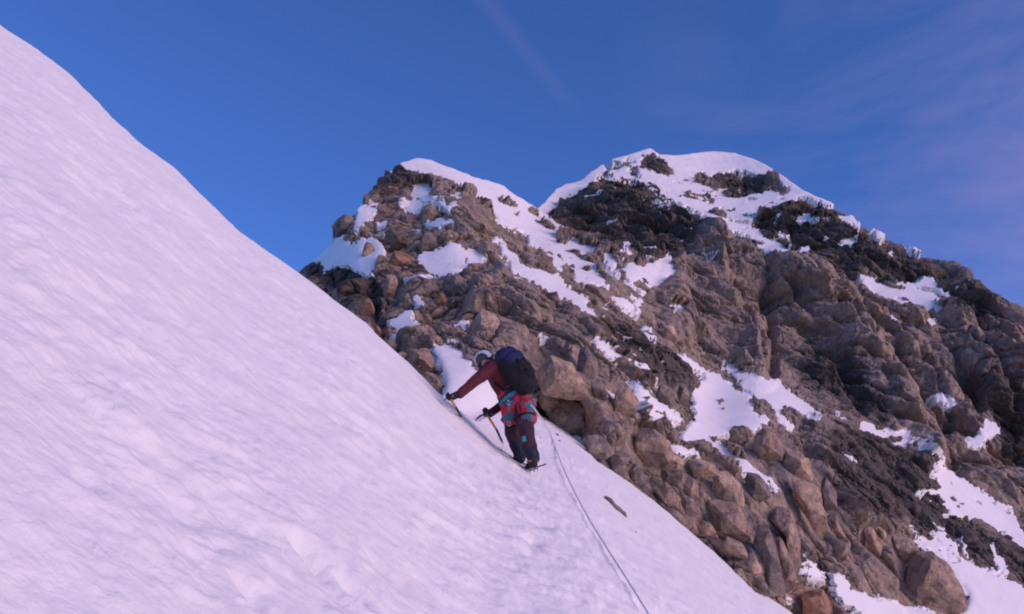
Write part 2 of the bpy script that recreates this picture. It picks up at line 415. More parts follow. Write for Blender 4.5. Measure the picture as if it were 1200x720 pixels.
# what lies on the face: drifts of snow, dark rough rock and one painted-in shaded underside, slabs, ribs
SNOWP = [
 [(445,213),(458,201),(472,190),(488,180),(508,180),(540,192),(578,203),(580,225),(562,240),(556,228),(550,217),(538,222),(520,216),(509,206),(495,203),(478,203),(468,200),(458,206)],
 [(530,195),(575,205),(592,208),(604,218),(632,240),(645,256),(658,265),(668,268),(664,272),(656,270),(652,276),(652,286),(662,290),(672,279),(683,290),(702,295),(686,301),(685,306),(697,313),(706,325),(714,339),(700,335),(690,329),(680,333),(672,317),(665,309),(655,318),(652,306),(640,298),(624,287),(620,274),(602,263),(590,270),(576,262),(562,242)],
 [(576,272),(587,281),(600,296),(606,307),(622,315),(640,317),(655,323),(662,335),(688,350),(684,354),(695,364),(712,376),(700,373),(688,368),(672,359),(660,351),(640,338),(622,327),(604,319),(598,308),(594,298),(586,289)],
 [(417,250),(430,241),(444,241),(435,252),(422,265),(415,270),(416,257)],
 [(350,318),(372,298),(385,288),(400,277),(404,286),(417,284),(437,277),(445,282),(448,295),(446,308),(435,320),(425,321),(408,312),(395,311),(380,320),(377,309),(365,309)],
 [(484,219),(500,214),(509,226),(508,234),(497,241),(487,250),(474,249),(478,241),(482,231)],
 [(515,238),(522,241),(535,235),(536,239),(525,248),(517,243)], [(520,218),(538,222),(535,233),(529,231),(520,231)],
 [(499,261),(512,256),(532,258),(522,264),(508,267)],
 [(490,298),(505,295),(520,290),(525,283),(535,284),(552,292),(570,302),(568,308),(550,312),(542,318),(530,323),(510,325),(500,315),(489,305)],
 [(441,263),(452,261),(451,266),(442,266)], [(481,344),(487,345),(494,352),(494,358),(487,357)],
 [(455,375),(475,365),(482,366),(482,375),(490,376),(487,384),(472,387),(467,397),(461,396),(465,385),(457,382)],
 [(529,380),(545,373),(544,385),(530,384)], [(524,400),(536,401),(533,408)],
 [(507,402),(522,407),(542,416),(552,428),(570,438),(590,452),(620,462),(648,474),(690,540),(700,640),(520,640),(480,520),(521,462),(521,450),(521,440),(515,424)],
 [(630,398),(635,388),(645,398)], [(700,394),(710,401),(730,417),(733,423),(717,419),(705,411),(700,401)],
 [(732,441),(742,446),(760,459),(775,471),(802,491),(800,495),(790,493),(780,483),(765,481),(755,473),(747,463)],
 [(755,485),(765,482),(779,488),(768,493)], [(717,345),(740,356),(752,367),(745,370),(725,358),(719,353)], [(675,328),(705,328),(717,339),(700,336)],
 [(752,383),(762,382),(773,390),(770,395),(760,392)], [(739,345),(750,349),(752,358),(744,357)],
 [(727,313),(747,307),(753,313),(778,302),(783,293),(787,320),(778,333),(764,338),(755,345),(738,329)], [(781,357),(800,367),(791,372)],
 [(713,288),(727,284),(734,281),(735,290),(722,294)], [(707,300),(716,297),(720,312),(712,317)],
 [(625,246),(636,236),(650,215),(665,208),(685,204),(700,192),(710,188),(706,205),(700,212),(686,222),(682,230),(665,232),(655,238),(640,252)],
 [(718,188),(722,178),(735,174),(762,165),(772,174),(790,175),(815,170),(850,170),(885,178),(912,192),(940,216),(940,228),(930,238),(905,245),(890,247),(874,262),(900,278),(920,292),(936,306),(917,311),(908,300),(890,292),(875,277),(857,270),(832,262),(815,247),(785,235),(760,216),(745,210),(720,210),(712,207),(720,200),(735,195),(745,190),(735,187),(728,190)],
 [(934,259),(945,252),(957,259),(936,263)], [(930,297),(945,289),(950,302),(940,306)], [(906,270),(931,274),(915,277)],
 [(935,212),(955,224),(980,235),(978,243),(955,236),(936,226)], [(983,257),(995,255),(1010,262),(995,263)], [(1019,262),(1037,272),(1031,279),(1023,275)], [(1052,276),(1090,290),(1075,293),(1063,287)],
 [(980,288),(1000,280),(1012,277),(990,291)],
 [(1007,324),(1017,325),(1047,337),(1055,330),(1067,330),(1085,321),(1100,330),(1097,337),(1112,345),(1115,355),(1102,365),(1090,361),(1072,362),(1052,362),(1035,357),(1020,350)],
 [(982,329),(992,333),(1005,342),(1013,350),(1002,352),(990,341)], [(1029,363),(1040,370),(1051,375),(1045,382),(1032,378)],
 [(1126,359),(1140,362),(1132,367)], [(1086,377),(1103,371),(1090,382)], [(1183,346),(1205,355),(1205,366),(1190,360)],
 [(1038,297),(1048,295),(1046,301)], [(960,262),(972,258),(968,265)],
 [(825,445),(822,432),(835,436),(862,455),(880,465),(877,470),(880,482),(890,487),(905,492),(892,495),(885,503),(875,501),(865,498),(855,502),(847,513),(830,511),(820,505),(812,495),(817,485),(817,475),(814,457)],
 [(789,409),(812,421),(825,432),(834,441),(815,433),(800,424)],
 [(830,415),(860,435),(875,444),(897,450),(910,446),(930,461),(942,471),(953,486),(942,487),(925,478),(915,476),(912,480),(933,497),(930,501),(915,491),(905,481),(890,468),(880,461),(867,448)],
 [(800,508),(812,500),(825,510),(847,524),(867,536),(885,549),(905,564),(916,573),(900,571),(880,557),(862,547),(845,538),(832,526),(822,517),(805,516)],
 [(786,519),(805,526),(826,536),(805,536),(792,530)],
 [(1006,494),(1017,495),(1027,504),(1040,505),(1055,511),(1063,520),(1061,528),(1050,526),(1040,518),(1027,512),(1010,503)],
 [(1066,521),(1080,527),(1087,540),(1102,545),(1127,559),(1154,578),(1171,587),(1185,595),(1191,609),(1200,622),(1260,670),(1260,690),(1200,644),(1182,633),(1166,619),(1149,612),(1127,606),(1110,601),(1104,589),(1093,581),(1074,573),(1090,576),(1104,576),(1102,565),(1095,550),(1082,540),(1070,530)],
 [(1061,615),(1074,625),(1090,633),(1096,627),(1110,627),(1120,640),(1124,650),(1138,662),(1160,672),(1170,667),(1180,680),(1200,690),(1280,740),(1280,810),(1122,810),(1122,722),(1137,705),(1131,685),(1108,662),(1090,643),(1072,629)],
 [(1162,636),(1172,652),(1182,675),(1170,670),(1165,652)], [(1126,627),(1139,651),(1131,649)],
 [(973,667),(985,675),(1002,691),(1032,708),(1027,694),(1043,705),(1060,709),(1085,715),(1110,725),(1122,810),(1000,810),(1010,722),(990,706),(980,695)],
 [(942,641),(948,659),(961,671),(967,686),(953,681),(944,671)], [(922,698),(937,708),(926,708)],
 [(1090,464),(1105,465),(1123,476),(1112,478),(1097,472)], [(1147,490),(1155,494),(1173,501),(1172,506),(1155,516),(1145,528),(1140,526),(1130,521),(1124,516),(1142,517),(1150,505)],
]
ROCKP = [  # bare rock standing out of those drifts
 [(747,190),(752,184),(765,183),(778,189),(792,203),(790,208),(775,203),(755,198)],
 [(810,205),(828,205),(845,200),(860,199),(880,202),(905,205),(915,208),(920,224),(927,228),(917,230),(905,224),(890,227),(880,228),(870,234),(852,231),(847,227),(855,220),(840,217),(830,210),(815,211)],
 [(802,221),(815,227),(837,231),(839,240),(825,237),(815,231),(804,229)], [(840,245),(850,247),(848,250)], [(846,256),(852,257),(850,260)],
 [(593,233),(604,235),(606,242),(597,243)], [(612,242),(622,245),(636,257),(630,258),(617,249)], [(600,253),(609,250),(607,257)],
 [(737,196),(748,196),(752,205),(744,210),(736,205)], [(843,467),(851,468),(850,474),(844,472)], [(845,478),(850,479),(848,485)], [(826,484),(833,485),(829,488)],
 [(514,304),(519,304),(518,308)], [(524,306),(534,309),(531,312)], [(541,298),(549,304),(552,313),(545,310)], [(1073,325),(1082,328),(1079,333),(1072,331)], [(1088,342),(1104,346),(1106,350),(1095,347)],
 [(1058,346),(1062,347),(1060,349)], [(752,464),(760,465),(758,469)], [(660,300),(667,303),(662,305)],
]
DARKP = [
 [(640,247),(700,213),(740,208),(775,225),(830,260),(820,282),(800,303),(785,305),(760,308),(735,303),(700,292),(670,272)], ROCKP[0], ROCKP[1], ROCKP[2],
 [(940,230),(965,238),(1000,262),(1060,287),(1130,318),(1168,345),(1175,372),(1120,368),(1112,345),(1085,322),(1050,335),(1010,325),(985,325),(960,305),(930,300),(880,268),(890,250),(930,240)],
 [(690,372),(750,385),(800,420),(822,440),(815,456),(800,448),(770,447),(745,442),(735,425),(700,392)],
 [(960,500),(1010,500),(1060,525),(1100,548),(1104,585),(1165,635),(1182,675),(1165,672),(1130,650),(1090,634),(1060,615),(1020,610),(990,600),(970,540)],
 [(360,308),(400,314),(440,325),(440,372),(415,350),(370,325)], [(1165,600),(1215,640),(1215,690),(1180,672),(1172,640)], [(425,215),(450,200),(470,200),(500,205),(480,222),(445,225)],
 [(1120,440),(1200,430),(1215,560),(1180,530),(1170,480)], [(930,400),(1000,420),(1040,480),(1050,510),(990,480),(940,450)],  # last outline: shade on the long rib's left underside, painted as dark tone
 [(640,340),(665,358),(690,372),(680,380),(650,370),(625,345)], [(940,645),(965,650),(980,690),(960,680)],
]
FLECKP = [[(430,200),(500,190),(700,200),(900,200),(1000,250),(1180,350),(1200,380),(1120,390),(960,330),(850,300),(790,330),(800,430),(760,480),(690,470),(640,400),(590,370),(560,330),(480,340),(440,300)],
 [(940,470),(1060,500),(1200,560),(1210,720),(1120,700),(1060,600),(960,540)]]
RUSTP = [[(928,692),(955,680),(980,695),(1010,722),(1010,760),(930,760)], [(1170,370),(1190,372),(1210,430),(1200,450),(1180,400)], [(450,300),(490,305),(492,325),(470,325)], [(1050,650),(1100,655),(1120,700),(1060,715)], [(640,470),(710,480),(715,505),(650,500)]]
# ribs and clefts: (points, half width px, metres towards the viewer (+) or into the face (-))
RIBS = [([(835,285),(850,330),(880,400),(890,430)], 34, 0.99), ([(893,300),(902,350),(907,400),(906,440)], 9, -1.0),
        ([(915,315),(955,352),(1000,398),(1040,445),(1075,510),(1090,530)], 30, 1.5), ([(945,385),(985,430),(1010,475)], 14, -.9),
        ([(1000,362),(1045,410),(1080,460),(1110,510)], 8, -.8), ([(1045,385),(1085,430),(1120,480)], 24, 0.81), ([(1125,375),(1150,420),(1165,470)], 22, 0.81),
        ([(1145,370),(1175,430),(1190,480)], 9, -.8), ([(1185,390),(1195,410),(1205,450)], 14, .7), ([(1100,395),(1130,440),(1150,480)], 9, -0.87),
        ([(925,340),(960,385),(985,420)], 6, -0.62), ([(870,340),(880,380),(895,420)], 6, -0.62), ([(960,350),(1010,395),(1050,440)], 5, -0.56), ([(1060,400),(1095,445),(1120,490)], 5, -0.56),
        ([(800,300),(790,350),(800,385)], 22, 0.62), ([(1140,500),(1165,545),(1200,570)], 22, 0.62), ([(1085,540),(1120,520),(1130,490)], 16, 0.50),
        ([(700,215),(760,235),(830,270)], 26, 0.62), ([(960,250),(1000,290),(1010,330)], 20, 0.43),
        ([(540,232),(560,265),(590,320)], 18, 0.31), ([(570,275),(600,318),(640,345)], 9, -0.31), ([(470,240),(460,280)], 16, 0.19),
        ([(430,330),(445,390)], 10, -0.37), ([(560,345),(600,400)], 18, 0.19), ([(700,500),(720,540)], 10, -0.25), ([(935,500),(985,600),(1000,650)], 14, -0.43),
        ([(1000,605),(1060,650),(1100,700)], 34, 0.43), ([(960,540),(1000,600)], 14, 0.31)]

RX0, RY0, RW, RH = 290, 140, 1030, 690
def raster(polys, grow=0):
    R = np.zeros((RW, RH), np.float32)
    for poly in polys:
        p = np.array(poly, float)
        x0, x1 = int(p[:, 0].min()) - 1 - RX0, int(p[:, 0].max()) + 2 - RX0
        y0, y1 = int(p[:, 1].min()) - 1 - RY0, int(p[:, 1].max()) + 2 - RY0
        x0, y0 = max(x0, 0), max(y0, 0); x1, y1 = min(x1, RW), min(y1, RH)
        X, Y = np.meshgrid(np.arange(x0, x1) + RX0, np.arange(y0, y1) + RY0, indexing='ij')
        ins = np.zeros(X.shape, bool)
        for k in range(len(p)):
            ax, ay = p[k]; bx, by = p[(k + 1) % len(p)]
            c = ((ay > Y) != (by > Y)) & (X < (bx - ax) * (Y - ay) / (by - ay + 1e-9) + ax)
            ins ^= c
        R[x0:x1, y0:y1] = np.maximum(R[x0:x1, y0:y1], ins)
    return R
def blur(R, r, times=2):
    for _ in range(times):
        for ax in (0, 1):
            pad = [(0, 0), (0, 0)]; pad[ax] = (r + 1, r)
            S = np.cumsum(np.pad(R, pad, mode='edge'), axis=ax)
            n = R.shape[ax]
            R = (np.take(S, np.arange(2 * r + 1, 2 * r + 1 + n), ax) - np.take(S, np.arange(0, n), ax)) / (2 * r + 1)
    return R
_sn = np.clip(raster(SNOWP) - raster(ROCKP), 0, 1)
R_snow = blur(_sn, 1, 2)
R_snoww = blur(_sn, 6, 2)
R_snowe = blur(_sn, 9, 2)
R_fleck = blur(raster(FLECKP), 10, 2)
R_dark = blur(raster(DARKP), 8, 2)
R_mid = blur(raster([[(350,310),(400,250),(440,205),(560,215),(600,280),(620,340),(560,345),(540,400),(470,400),(430,370)]]), 9, 2)
R_rust = blur(raster(RUSTP), 6, 2)
rgx, rgy = np.meshgrid(np.arange(RW) + RX0, np.arange(RH) + RY0, indexing='ij')
R_rib = np.zeros((RW, RH), np.float32)
for pts, hw, hh in RIBS:
    D = np.full((RW, RH), 1e9, np.float32)
    for (ax, ay), (bx, by) in zip(pts[:-1], pts[1:]):
        ex, ey = bx - ax, by - ay
        t = np.clip(((rgx - ax) * ex + (rgy - ay) * ey) / (ex * ex + ey * ey), 0, 1)
        D = np.minimum(D, np.hypot(rgx - ax - t * ex, rgy - ay - t * ey))
    R_rib += hh * np.clip(1 - D / hw, 0, 1)
R_rib = blur(R_rib, 1, 1)
def rs(R, px, py): return bil(R, RX0, RY0, 1.0, px, py)

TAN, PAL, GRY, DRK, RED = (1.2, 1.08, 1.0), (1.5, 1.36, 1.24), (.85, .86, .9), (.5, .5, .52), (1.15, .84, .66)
BOULDERS = [
 ('tan rock filling the corner between the backpack and the low tan ledge', [(627,458),(640,452),(656,458),(668,470),(662,486),(645,484),(632,474)], PAL),
 ('square grey block jutting out against the sky on the left edge of the tower', [(391,256),(396,252),(419,251),(417,258),(414,270),(404,277),(394,276)], GRY),
 ('brown stone standing upright in the snow patch left of the tower', [(431,279),(437,282),(439,295),(432,309),(426,314),(422,307),(424,290)], TAN),
 ('brown crag block just under the snow cap of the tower', [(446,217),(467,215),(473,225),(467,235),(455,238),(444,235)], TAN),
 ('small brown pinnacle beside the snow strip below the snow cap', [(509,206),(515,210),(520,220),(517,232),(510,238),(507,225),(501,217)], TAN),
 ('tall dark pinnacle on the right shoulder of the tower', [(539,221),(550,217),(556,230),(559,245),(562,270),(547,265),(536,258),(536,235)], GRY),
 ('rounded dark boulder in the middle of the tower', [(450,275),(462,264),(477,266),(485,277),(482,292),(462,295),(449,292)], DRK),
 ('flat topped dark boulder below the small brown pinnacle', [(487,252),(497,240),(512,241),(520,247),(522,255),(505,258),(490,259)], GRY),
 ('long thin slab leaning down to the right across the tower', [(464,252),(480,251),(500,262),(505,269),(490,267),(470,262),(462,257)], GRY),
 ('grey brown boulder above the left end of the middle snow patch', [(486,280),(500,272),(517,277),(522,286),(505,295),(490,294)], GRY),
 ('reddish wedge of rock left of the middle snow patch', [(450,296),(470,294),(490,305),(492,320),(475,322),(455,310)], RED),
 ('narrow brown column under the reddish wedge', [(450,317),(460,317),(467,332),(462,350),(450,350)], TAN),
 ('flat dark slab under the right end of the middle snow patch', [(532,318),(545,315),(562,318),(575,324),(560,332),(540,330)], DRK),
 ('big pale pointed slab above the climber\'s helmet', [(560,350),(570,355),(575,367),(590,377),(605,395),(607,410),(575,412),(560,416),(545,412),(542,395),(550,380),(555,360)], PAL),
 ('rounded tan boulder left of the snowy gully', [(482,410),(495,405),(507,412),(519,435),(500,438),(475,428),(471,417)], TAN),
 ('brown block wedged between the snow crest and the snowy gully', [(492,438),(519,435),(521,448),(519,462),(505,458),(488,443)], TAN),
 ('narrow leaning stone right behind the snow crest', [(437,375),(446,385),(450,398),(447,405),(437,390)], RED),
 ('small tan stone behind the snow crest below the snow scrap', [(451,396),(465,399),(469,408),(457,412),(452,405)], PAL),
 ('upright brown sliver of rock high above the snow crest', [(425,350),(432,345),(439,362),(435,370),(427,365)], RED),
 ('small tan stone left of the tiny snow scrap', [(471,345),(480,343),(482,357),(475,361)], TAN),
 ('small brown stone between the two snow scraps on the tower foot', [(496,365),(505,365),(506,378),(500,384),(494,375)], TAN),
 ('dark rusty boulder below the middle snow patch', [(507,345),(525,342),(526,357),(512,361)], RED),
 ('upright brown block above the big pale slab', [(575,333),(595,333),(596,362),(585,367),(572,362)], TAN),
 ('biggest pale boulder, right behind the backpack', [(627,407),(637,397),(647,402),(657,412),(670,422),(687,447),(700,467),(682,476),(657,467),(637,459),(625,440),(621,417)], PAL),
 ('low tan ledge at the snow line right of the climber', [(635,461),(657,466),(682,475),(707,481),(708,500),(686,508),(655,502),(632,482)], TAN),
 ('square brown pillar between the low ledge and the thin snow streak', [(722,442),(740,445),(750,470),(740,490),(717,494),(711,480),(717,460)], TAN),
 ('brown block touching the upper right side of the biggest pale boulder', [(677,407),(690,404),(698,422),(703,440),(687,443),(675,430)], GRY),
 ('small grey stone in the gap right of the biggest pale boulder', [(687,445),(707,442),(713,462),(705,472),(695,460)], GRY),
 ('upright brown stone above and left of the biggest pale boulder', [(607,377),(617,380),(621,397),(612,408),(604,395)], TAN),
 ('rounded grey boulder below the start of the snow ribbon', [(615,367),(627,360),(640,372),(637,385),(625,391),(617,380)], GRY),
 ('grey brown boulder at the lower end of the snow ribbon', [(677,367),(690,370),(697,390),(680,396),(671,385)], GRY),
 ('flat tan slab above the short snow wedge', [(697,391),(720,395),(731,412),(727,417),(710,404)], PAL),
 ('tan slab leaning beside the dark rough patch', [(772,380),(785,375),(798,402),(785,399),(775,391)], PAL),
 ('brown boulder on the right side of the thin snow streak', [(760,452),(775,447),(790,460),(793,473),(775,472),(765,462)], GRY),
 ('rounded grey boulder against the left edge of the wide snow patch', [(790,447),(802,445),(812,470),(802,477),(792,462)], GRY),
 ('grey stone reaching into the snow below the low ledge', [(675,508),(695,507),(720,520),(717,530),(702,542),(692,532),(680,526)], GRY),
 ('big leaning slab above the spear shaped stone', [(737,497),(760,497),(785,517),(795,532),(770,547),(750,541),(740,517)], TAN),
 ('narrow grey stone at the snow edge left of the spear shaped stone', [(720,524),(735,516),(741,532),(732,545),(738,560),(720,558),(711,545)], GRY),
 ('spear shaped stone pointing down into the snow', [(732,542),(745,544),(760,562),(767,583),(755,576),(737,558)], GRY),
 ('pale cube of rock under the short white streak', [(770,535),(790,527),(806,537),(801,550),(780,550),(769,546)], PAL),
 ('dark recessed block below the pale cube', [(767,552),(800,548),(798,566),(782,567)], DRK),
 ('long brown stone lying along the snow edge below the dark block', [(765,562),(782,566),(798,580),(799,597),(780,585)], TAN),
 ('pale block at the top of the lower boulder pile', [(805,538),(828,538),(846,550),(845,558),(804,558),(801,549)], PAL),
 ('pale tan boulder just below the long snow ribbon', [(828,559),(853,552),(874,576),(881,593),(856,590),(831,577)], PAL),
 ('largest rounded boulder of the lower pile', [(819,590),(837,583),(862,589),(880,601),(884,622),(877,639),(856,633),(834,618),(820,600)], TAN),
 ('square brown block left of the largest rounded boulder', [(801,560),(816,558),(820,580),(817,590),(801,577)], TAN),
 ('dark stone at the snow edge left of the largest rounded boulder', [(800,578),(816,589),(818,608),(804,602),(798,590)], GRY),
 ('brown flake under the largest rounded boulder', [(816,605),(837,617),(846,634),(828,626)], TAN),
 ('tan ledge below the largest rounded boulder', [(843,624),(877,640),(878,658),(858,650),(842,637)], PAL),
 ('tall grey slab near the foot of the boulder pile', [(883,613),(898,612),(911,638),(920,671),(917,697),(898,680),(889,653),(880,638)], GRY),
 ('tall tan slab right of the tall grey slab', [(905,612),(920,628),(932,677),(930,691),(920,701),(918,671),(910,638)], TAN),
 ('tallest curved pillar of the lower pile', [(885,588),(911,580),(929,589),(938,622),(940,682),(932,678),(921,628),(903,608),(886,598)], TAN),
 ('dark wedge of rock under the long snow ribbon', [(865,555),(886,554),(905,567),(907,581),(889,587),(874,573)], GRY),
 ('big rounded boulder below the wide snow patch', [(871,518),(892,503),(911,499),(929,511),(931,526),(910,538),(902,553),(886,550),(874,535)], TAN),
 ('tan block under the big rounded boulder', [(908,538),(932,528),(957,540),(961,561),(941,563),(911,553)], PAL),
 ('long tapering tan slab pointing down from the tan block', [(908,556),(941,564),(960,563),(969,622),(970,640),(953,620),(938,596),(928,587)], PAL),
 ('narrow grey slab on the right edge of the boulder pile', [(957,540),(969,561),(981,589),(979,600),(966,596),(961,567)], GRY),
 ('grey stone poking from the lowest corner of the snow edge', [(879,673),(892,673),(908,696),(906,702),(886,689)], GRY),
 ('small tan block above the stone at the lowest snow corner', [(871,660),(889,654),(893,671),(877,673)], PAL),
 ('rust red rock at the bottom of the ridge', [(932,692),(953,680),(972,689),(980,711),(972,740),(935,740)], RED),
 ('pale narrow slab right of the boulder pile in the dark scree', [(1010,617),(1021,617),(1035,642),(1030,654),(1013,631)], PAL),
 ('small pale flake between two cracks in the lower slabs', [(1025,612),(1041,622),(1039,640),(1028,629)], PAL),
 ('brown slab left of the great rounded outcrop', [(1041,634),(1054,622),(1074,637),(1072,664),(1060,674),(1049,654)], PAL),
 ('great rounded outcrop between the two lowest snowfields', [(1071,628),(1091,642),(1110,664),(1132,687),(1137,703),(1121,724),(1066,726),(1052,690),(1064,672)], TAN),
 ('thin pale sliver of rock beside the narrow grey slab', [(965,551),(977,567),(982,588),(971,582)], PAL),
 ('grey brown slab sloping down above the lower scree', [(966,598),(979,600),(994,638),(982,632)], TAN),
]
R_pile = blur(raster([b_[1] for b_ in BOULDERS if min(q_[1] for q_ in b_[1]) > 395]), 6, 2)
R_boul = blur(raster([b_[1] for b_ in BOULDERS]), 2, 2)
def snow_edge(px, py): return rs(R_snowe, px, py)
def build_mountain():
    cols = np.arange(300, 1296, 1.0)
    nr, nb = 600, 26
    tp = np.interp(cols, [p[0] for p in top_px], [p[1] for p in top_px])
    bt = np.interp(cols, [p[0] for p in bot_px], [p[1] for p in bot_px])
    s = np.linspace(0, 1, nr)
    PY = bt[:, None] + (tp - bt)[:, None] * s[None, :]
    PX = np.repeat(cols[:, None], nr, 1)
    # ragged sampling of the picture-side maps, so that no traced edge stays straight
    Y = depth_at(PX, PY)
    X, Z = ray(PX, PY)
    P = np.stack([X * Y, Y, Z * Y], -1)
    # rounding over the crest and the far side
    tb = (np.arange(1, nb + 1) / nb)
    back = P[:, -1:, :] + np.stack([0 * tb, 22 * tb ** 1.5, -4 * tb - 22 * tb ** 2], -1)[None]
    P = np.concatenate([P, back], 1)
    PXa = np.concatenate([PX, np.repeat(cols[:, None], nb, 1)], 1)
    PYa = np.concatenate([PY, np.repeat(tp[:, None], nb, 1)], 1)
    sh = P.shape[:2]
    G = P
    du = np.gradient(G, axis=0); dv = np.gradient(G, axis=1)
    Nn = np.cross(du, dv)
    Nn /= np.linalg.norm(Nn, axis=2, keepdims=True) + 1e-9
    view = -G / np.linalg.norm(G, axis=2, keepdims=True)
    flip = (Nn * view).sum(-1) < 0
    flip[:, nr:] = Nn[:, nr:, 2] < 0
    Nn[flip] *= -1
    # keep the push of the relief mostly towards the viewer's side of the face
    for c in range(3):
        Nn[..., c] = blur(Nn[..., c], 6, 2)
    Nn[:, :nr] += 1.5 * view[:, :nr] * np.clip((nr - np.arange(nr)) / 35.0, 0, 1)[None, :, None]
    Nn /= np.linalg.norm(Nn, axis=2, keepdims=True) + 1e-9
    Pf = G.reshape(-1, 3); Nf = Nn.reshape(-1, 3)
    px, py = PXa.ravel(), PYa.ravel()
    Yf = Pf[:, 1]
    far = smooth01((Yf - 27) / 14.0)
    wob = np.stack([Pf[:, 0], Pf[:, 1], Pf[:, 2]], 1)
    ws = 1.4 / np.maximum(Yf, 10)
    n1 = fbm(wob * (ws * 9)[:, None].clip(.3, 1.2), 3, 3); n2 = fbm(wob * 1.9, 3, 5)
    n3 = fbm(np.stack([px * .09, py * .09, px * 0], 1), 3, 61); n4 = fbm(np.stack([px * .09, py * .09, px * 0 + 7], 1), 3, 71)
    n5 = fbm(np.stack([px * .28, py * .28, px * 0 + 3], 1), 3, 65); n6 = fbm(np.stack([px * .28, py * .28, px * 0 + 9], 1), 3, 75)
    qx, qy = px + 5.0 * n3 + 5 * n5, py + 4.0 * n4 + 4 * n6
    snow = rs(R_snow, qx, qy)
    fle = smooth01((fbm(Pf * np.array([.9, .9, 1.5]) * (1.0 - .35 * far)[:, None] + 40, 4, 1300, .6) - .32) / .08)
    hi = np.clip(rs(R_fleck, px, py), 0, 1) * np.clip(((nr - 16) - np.tile(np.arange(nr + nb), sh[0])) / 12.0, 0, 1)
    pk = smooth01((fbm(Pf * np.array([1.0, 1.0, 1.8]) * (1.3 - .5 * far)[:, None] + 90, 4, 1400, .6) - .16) / .12) * np.clip(hi + .4 * (far < .5), 0, 1) * (py > 210)
    snow = snow * (1 - .85 * pk * (far > .02) * (snow_edge(px, py) < .97))
    snow0 = snow
    snow = np.maximum(snow, fle * hi * .75)
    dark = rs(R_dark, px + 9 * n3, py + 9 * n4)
    rust = rs(R_rust, px + 9 * n3, py + 9 * n4)
    rib = rs(R_rib, px + 4 * n3, py + 4 * n4)
    # joint directions: everything leans down to the right
    an = math.radians(-58)
    e1 = np.array([math.cos(an), 0.15, math.sin(an)]); e1 /= np.linalg.norm(e1)
    e2 = np.cross(e1, [0, 1, 0]); e2 /= np.linalg.norm(e2); e3 = np.cross(e1, e2)
    B = np.stack([e1, e2, e3], 1).astype(np.float32)
    warp = np.stack([vnoise(Pf * .5, 81), vnoise(Pf * .5, 82), vnoise(Pf * .5, 83)], 1)
    Q = (Pf + warp * .5) @ B
    tv = np.zeros(len(Pf), np.float32)
    m = far < 0.999
    dn = np.zeros(len(Pf), np.float32)
    for L, Am, st, sd in ((1.9, .34, 1.9, 100), (.85, .24, 1.5, 200), (.34, .075, 1.4, 300), (.15, .018, 1.3, 350)):
        q = Q[m] / (L * np.array([st, 1, 1], np.float32))
        v, h = blocks(q, sd, 0.5, 1.0, 0.6)
        dn[m] += Am * v
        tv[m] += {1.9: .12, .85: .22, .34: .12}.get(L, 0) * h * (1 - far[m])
    dn[m] += .03 * fbm(Pf[m] * 8, 3, 400)
    m2 = far > 0.001
    df = np.zeros(len(Pf), np.float32)
    for L, Am, st, sd in ((6.5, .95, 2.6, 500), (2.8, .66, 2.5, 600), (1.1, .22, 2.0, 700), (.45, .07, 1.5, 750)):
        v, h = blocks(Q[m2] / (L * np.array([st, 1, 1], np.float32)), sd, 0.45, 1.0, 0.55)
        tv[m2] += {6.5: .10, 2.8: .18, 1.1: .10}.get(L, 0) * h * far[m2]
        df[m2] += Am * v * (1 if L > 1 else 1.15)
    # slanting beds: each slab ends in a sharp step
    bw_ = fbm(Pf * .16, 3, 1500); bm_ = smooth01(.5 + 1.3 * fbm(Pf * .12, 2, 1510)); bf_ = .6 * vnoise(Pf * .45, 1520)
    def saw(t): f = t - np.floor(t); return np.where(f < .86, f / .86, (1 - f) / .14) - .5
    df += (1.45 * saw(Q[:, 1] / 3.6 + .9 * bw_ + .1 * bf_) + .52 * saw(Q[:, 1] / 1.35 + 1.6 * bw_ + .3 * bf_)) * (.5 + .5 * bm_)
    dn += (.15 * saw(Q[:, 1] / .95 + 1.4 * bw_ + .3 * bf_)) * bm_
    df[m2] += .10 * fbm(Pf[m2] * 3.2, 3, 800)
    spk = np.maximum(fbm(Pf * 1.6, 4, 900, .65), -.1)
    dr = dn * (1 - far) + df * far
    A = .26 + .75 * far
    rough, _ = blocks((Pf + .5 * warp) * (1.15), 1100, .2, 1.3, .7)
    dr += np.clip(dark, 0, 1) * (.26 * rough + .07 * spk) * (.25 + .6 * far)
    # drifts: the rock beneath is half buried, the snow thins out to nothing at the rim
    wide = rs(R_snoww, qx, qy)
    ic = smooth01((snow0 - .05) / .4)
    icw = np.maximum(ic, .8 * smooth01(wide / .5))
    wd = smooth01(wide / .6)
    dr = dr * (1 - (.45 + .48 * wd) * ic) * (1 - .25 * icw) + rib * (1 - .5 * ic) - .10 * A * ic
    bo = np.clip(rs(R_boul, px, py), 0, 1); pile = smooth01(rs(R_pile, px, py) / .55)
    dr = dr * (1 - .6 * pile) - (.22 * pile + .10 * bo) * (1 - far)
    topf = np.clip((np.tile(np.arange(nr + nb), sh[0]) - (nr - 30)) / 30.0, 0, 1)
    dr = dr * (1 - .55 * topf) - .12 * A * topf * (1 - ic)
    core = dr - rib * (1 - .5 * ic)
    ds = rib * (1 - .5 * ic) + core * (.9 - .5 * wd) + A * (.10 * fbm(Pf * .35, 3, 950) * wide + .05 * n2 - .10 + .20 * ic) + .02 * fbm(Pf * 2.5, 3, 970)
    ds = np.where(snow > snow0 + .02, np.maximum(ds - .1 * A, dr + A * .05 * (fle * hi * 1.8 - .8)), ds)
    # thin powder lying in the hollows of the high rough rock
    rock = Pf + Nf * dr[:, None]
    sn = Pf + Nf * ds[:, None]
    idx = np.arange(sh[0] * sh[1]).reshape(sh)
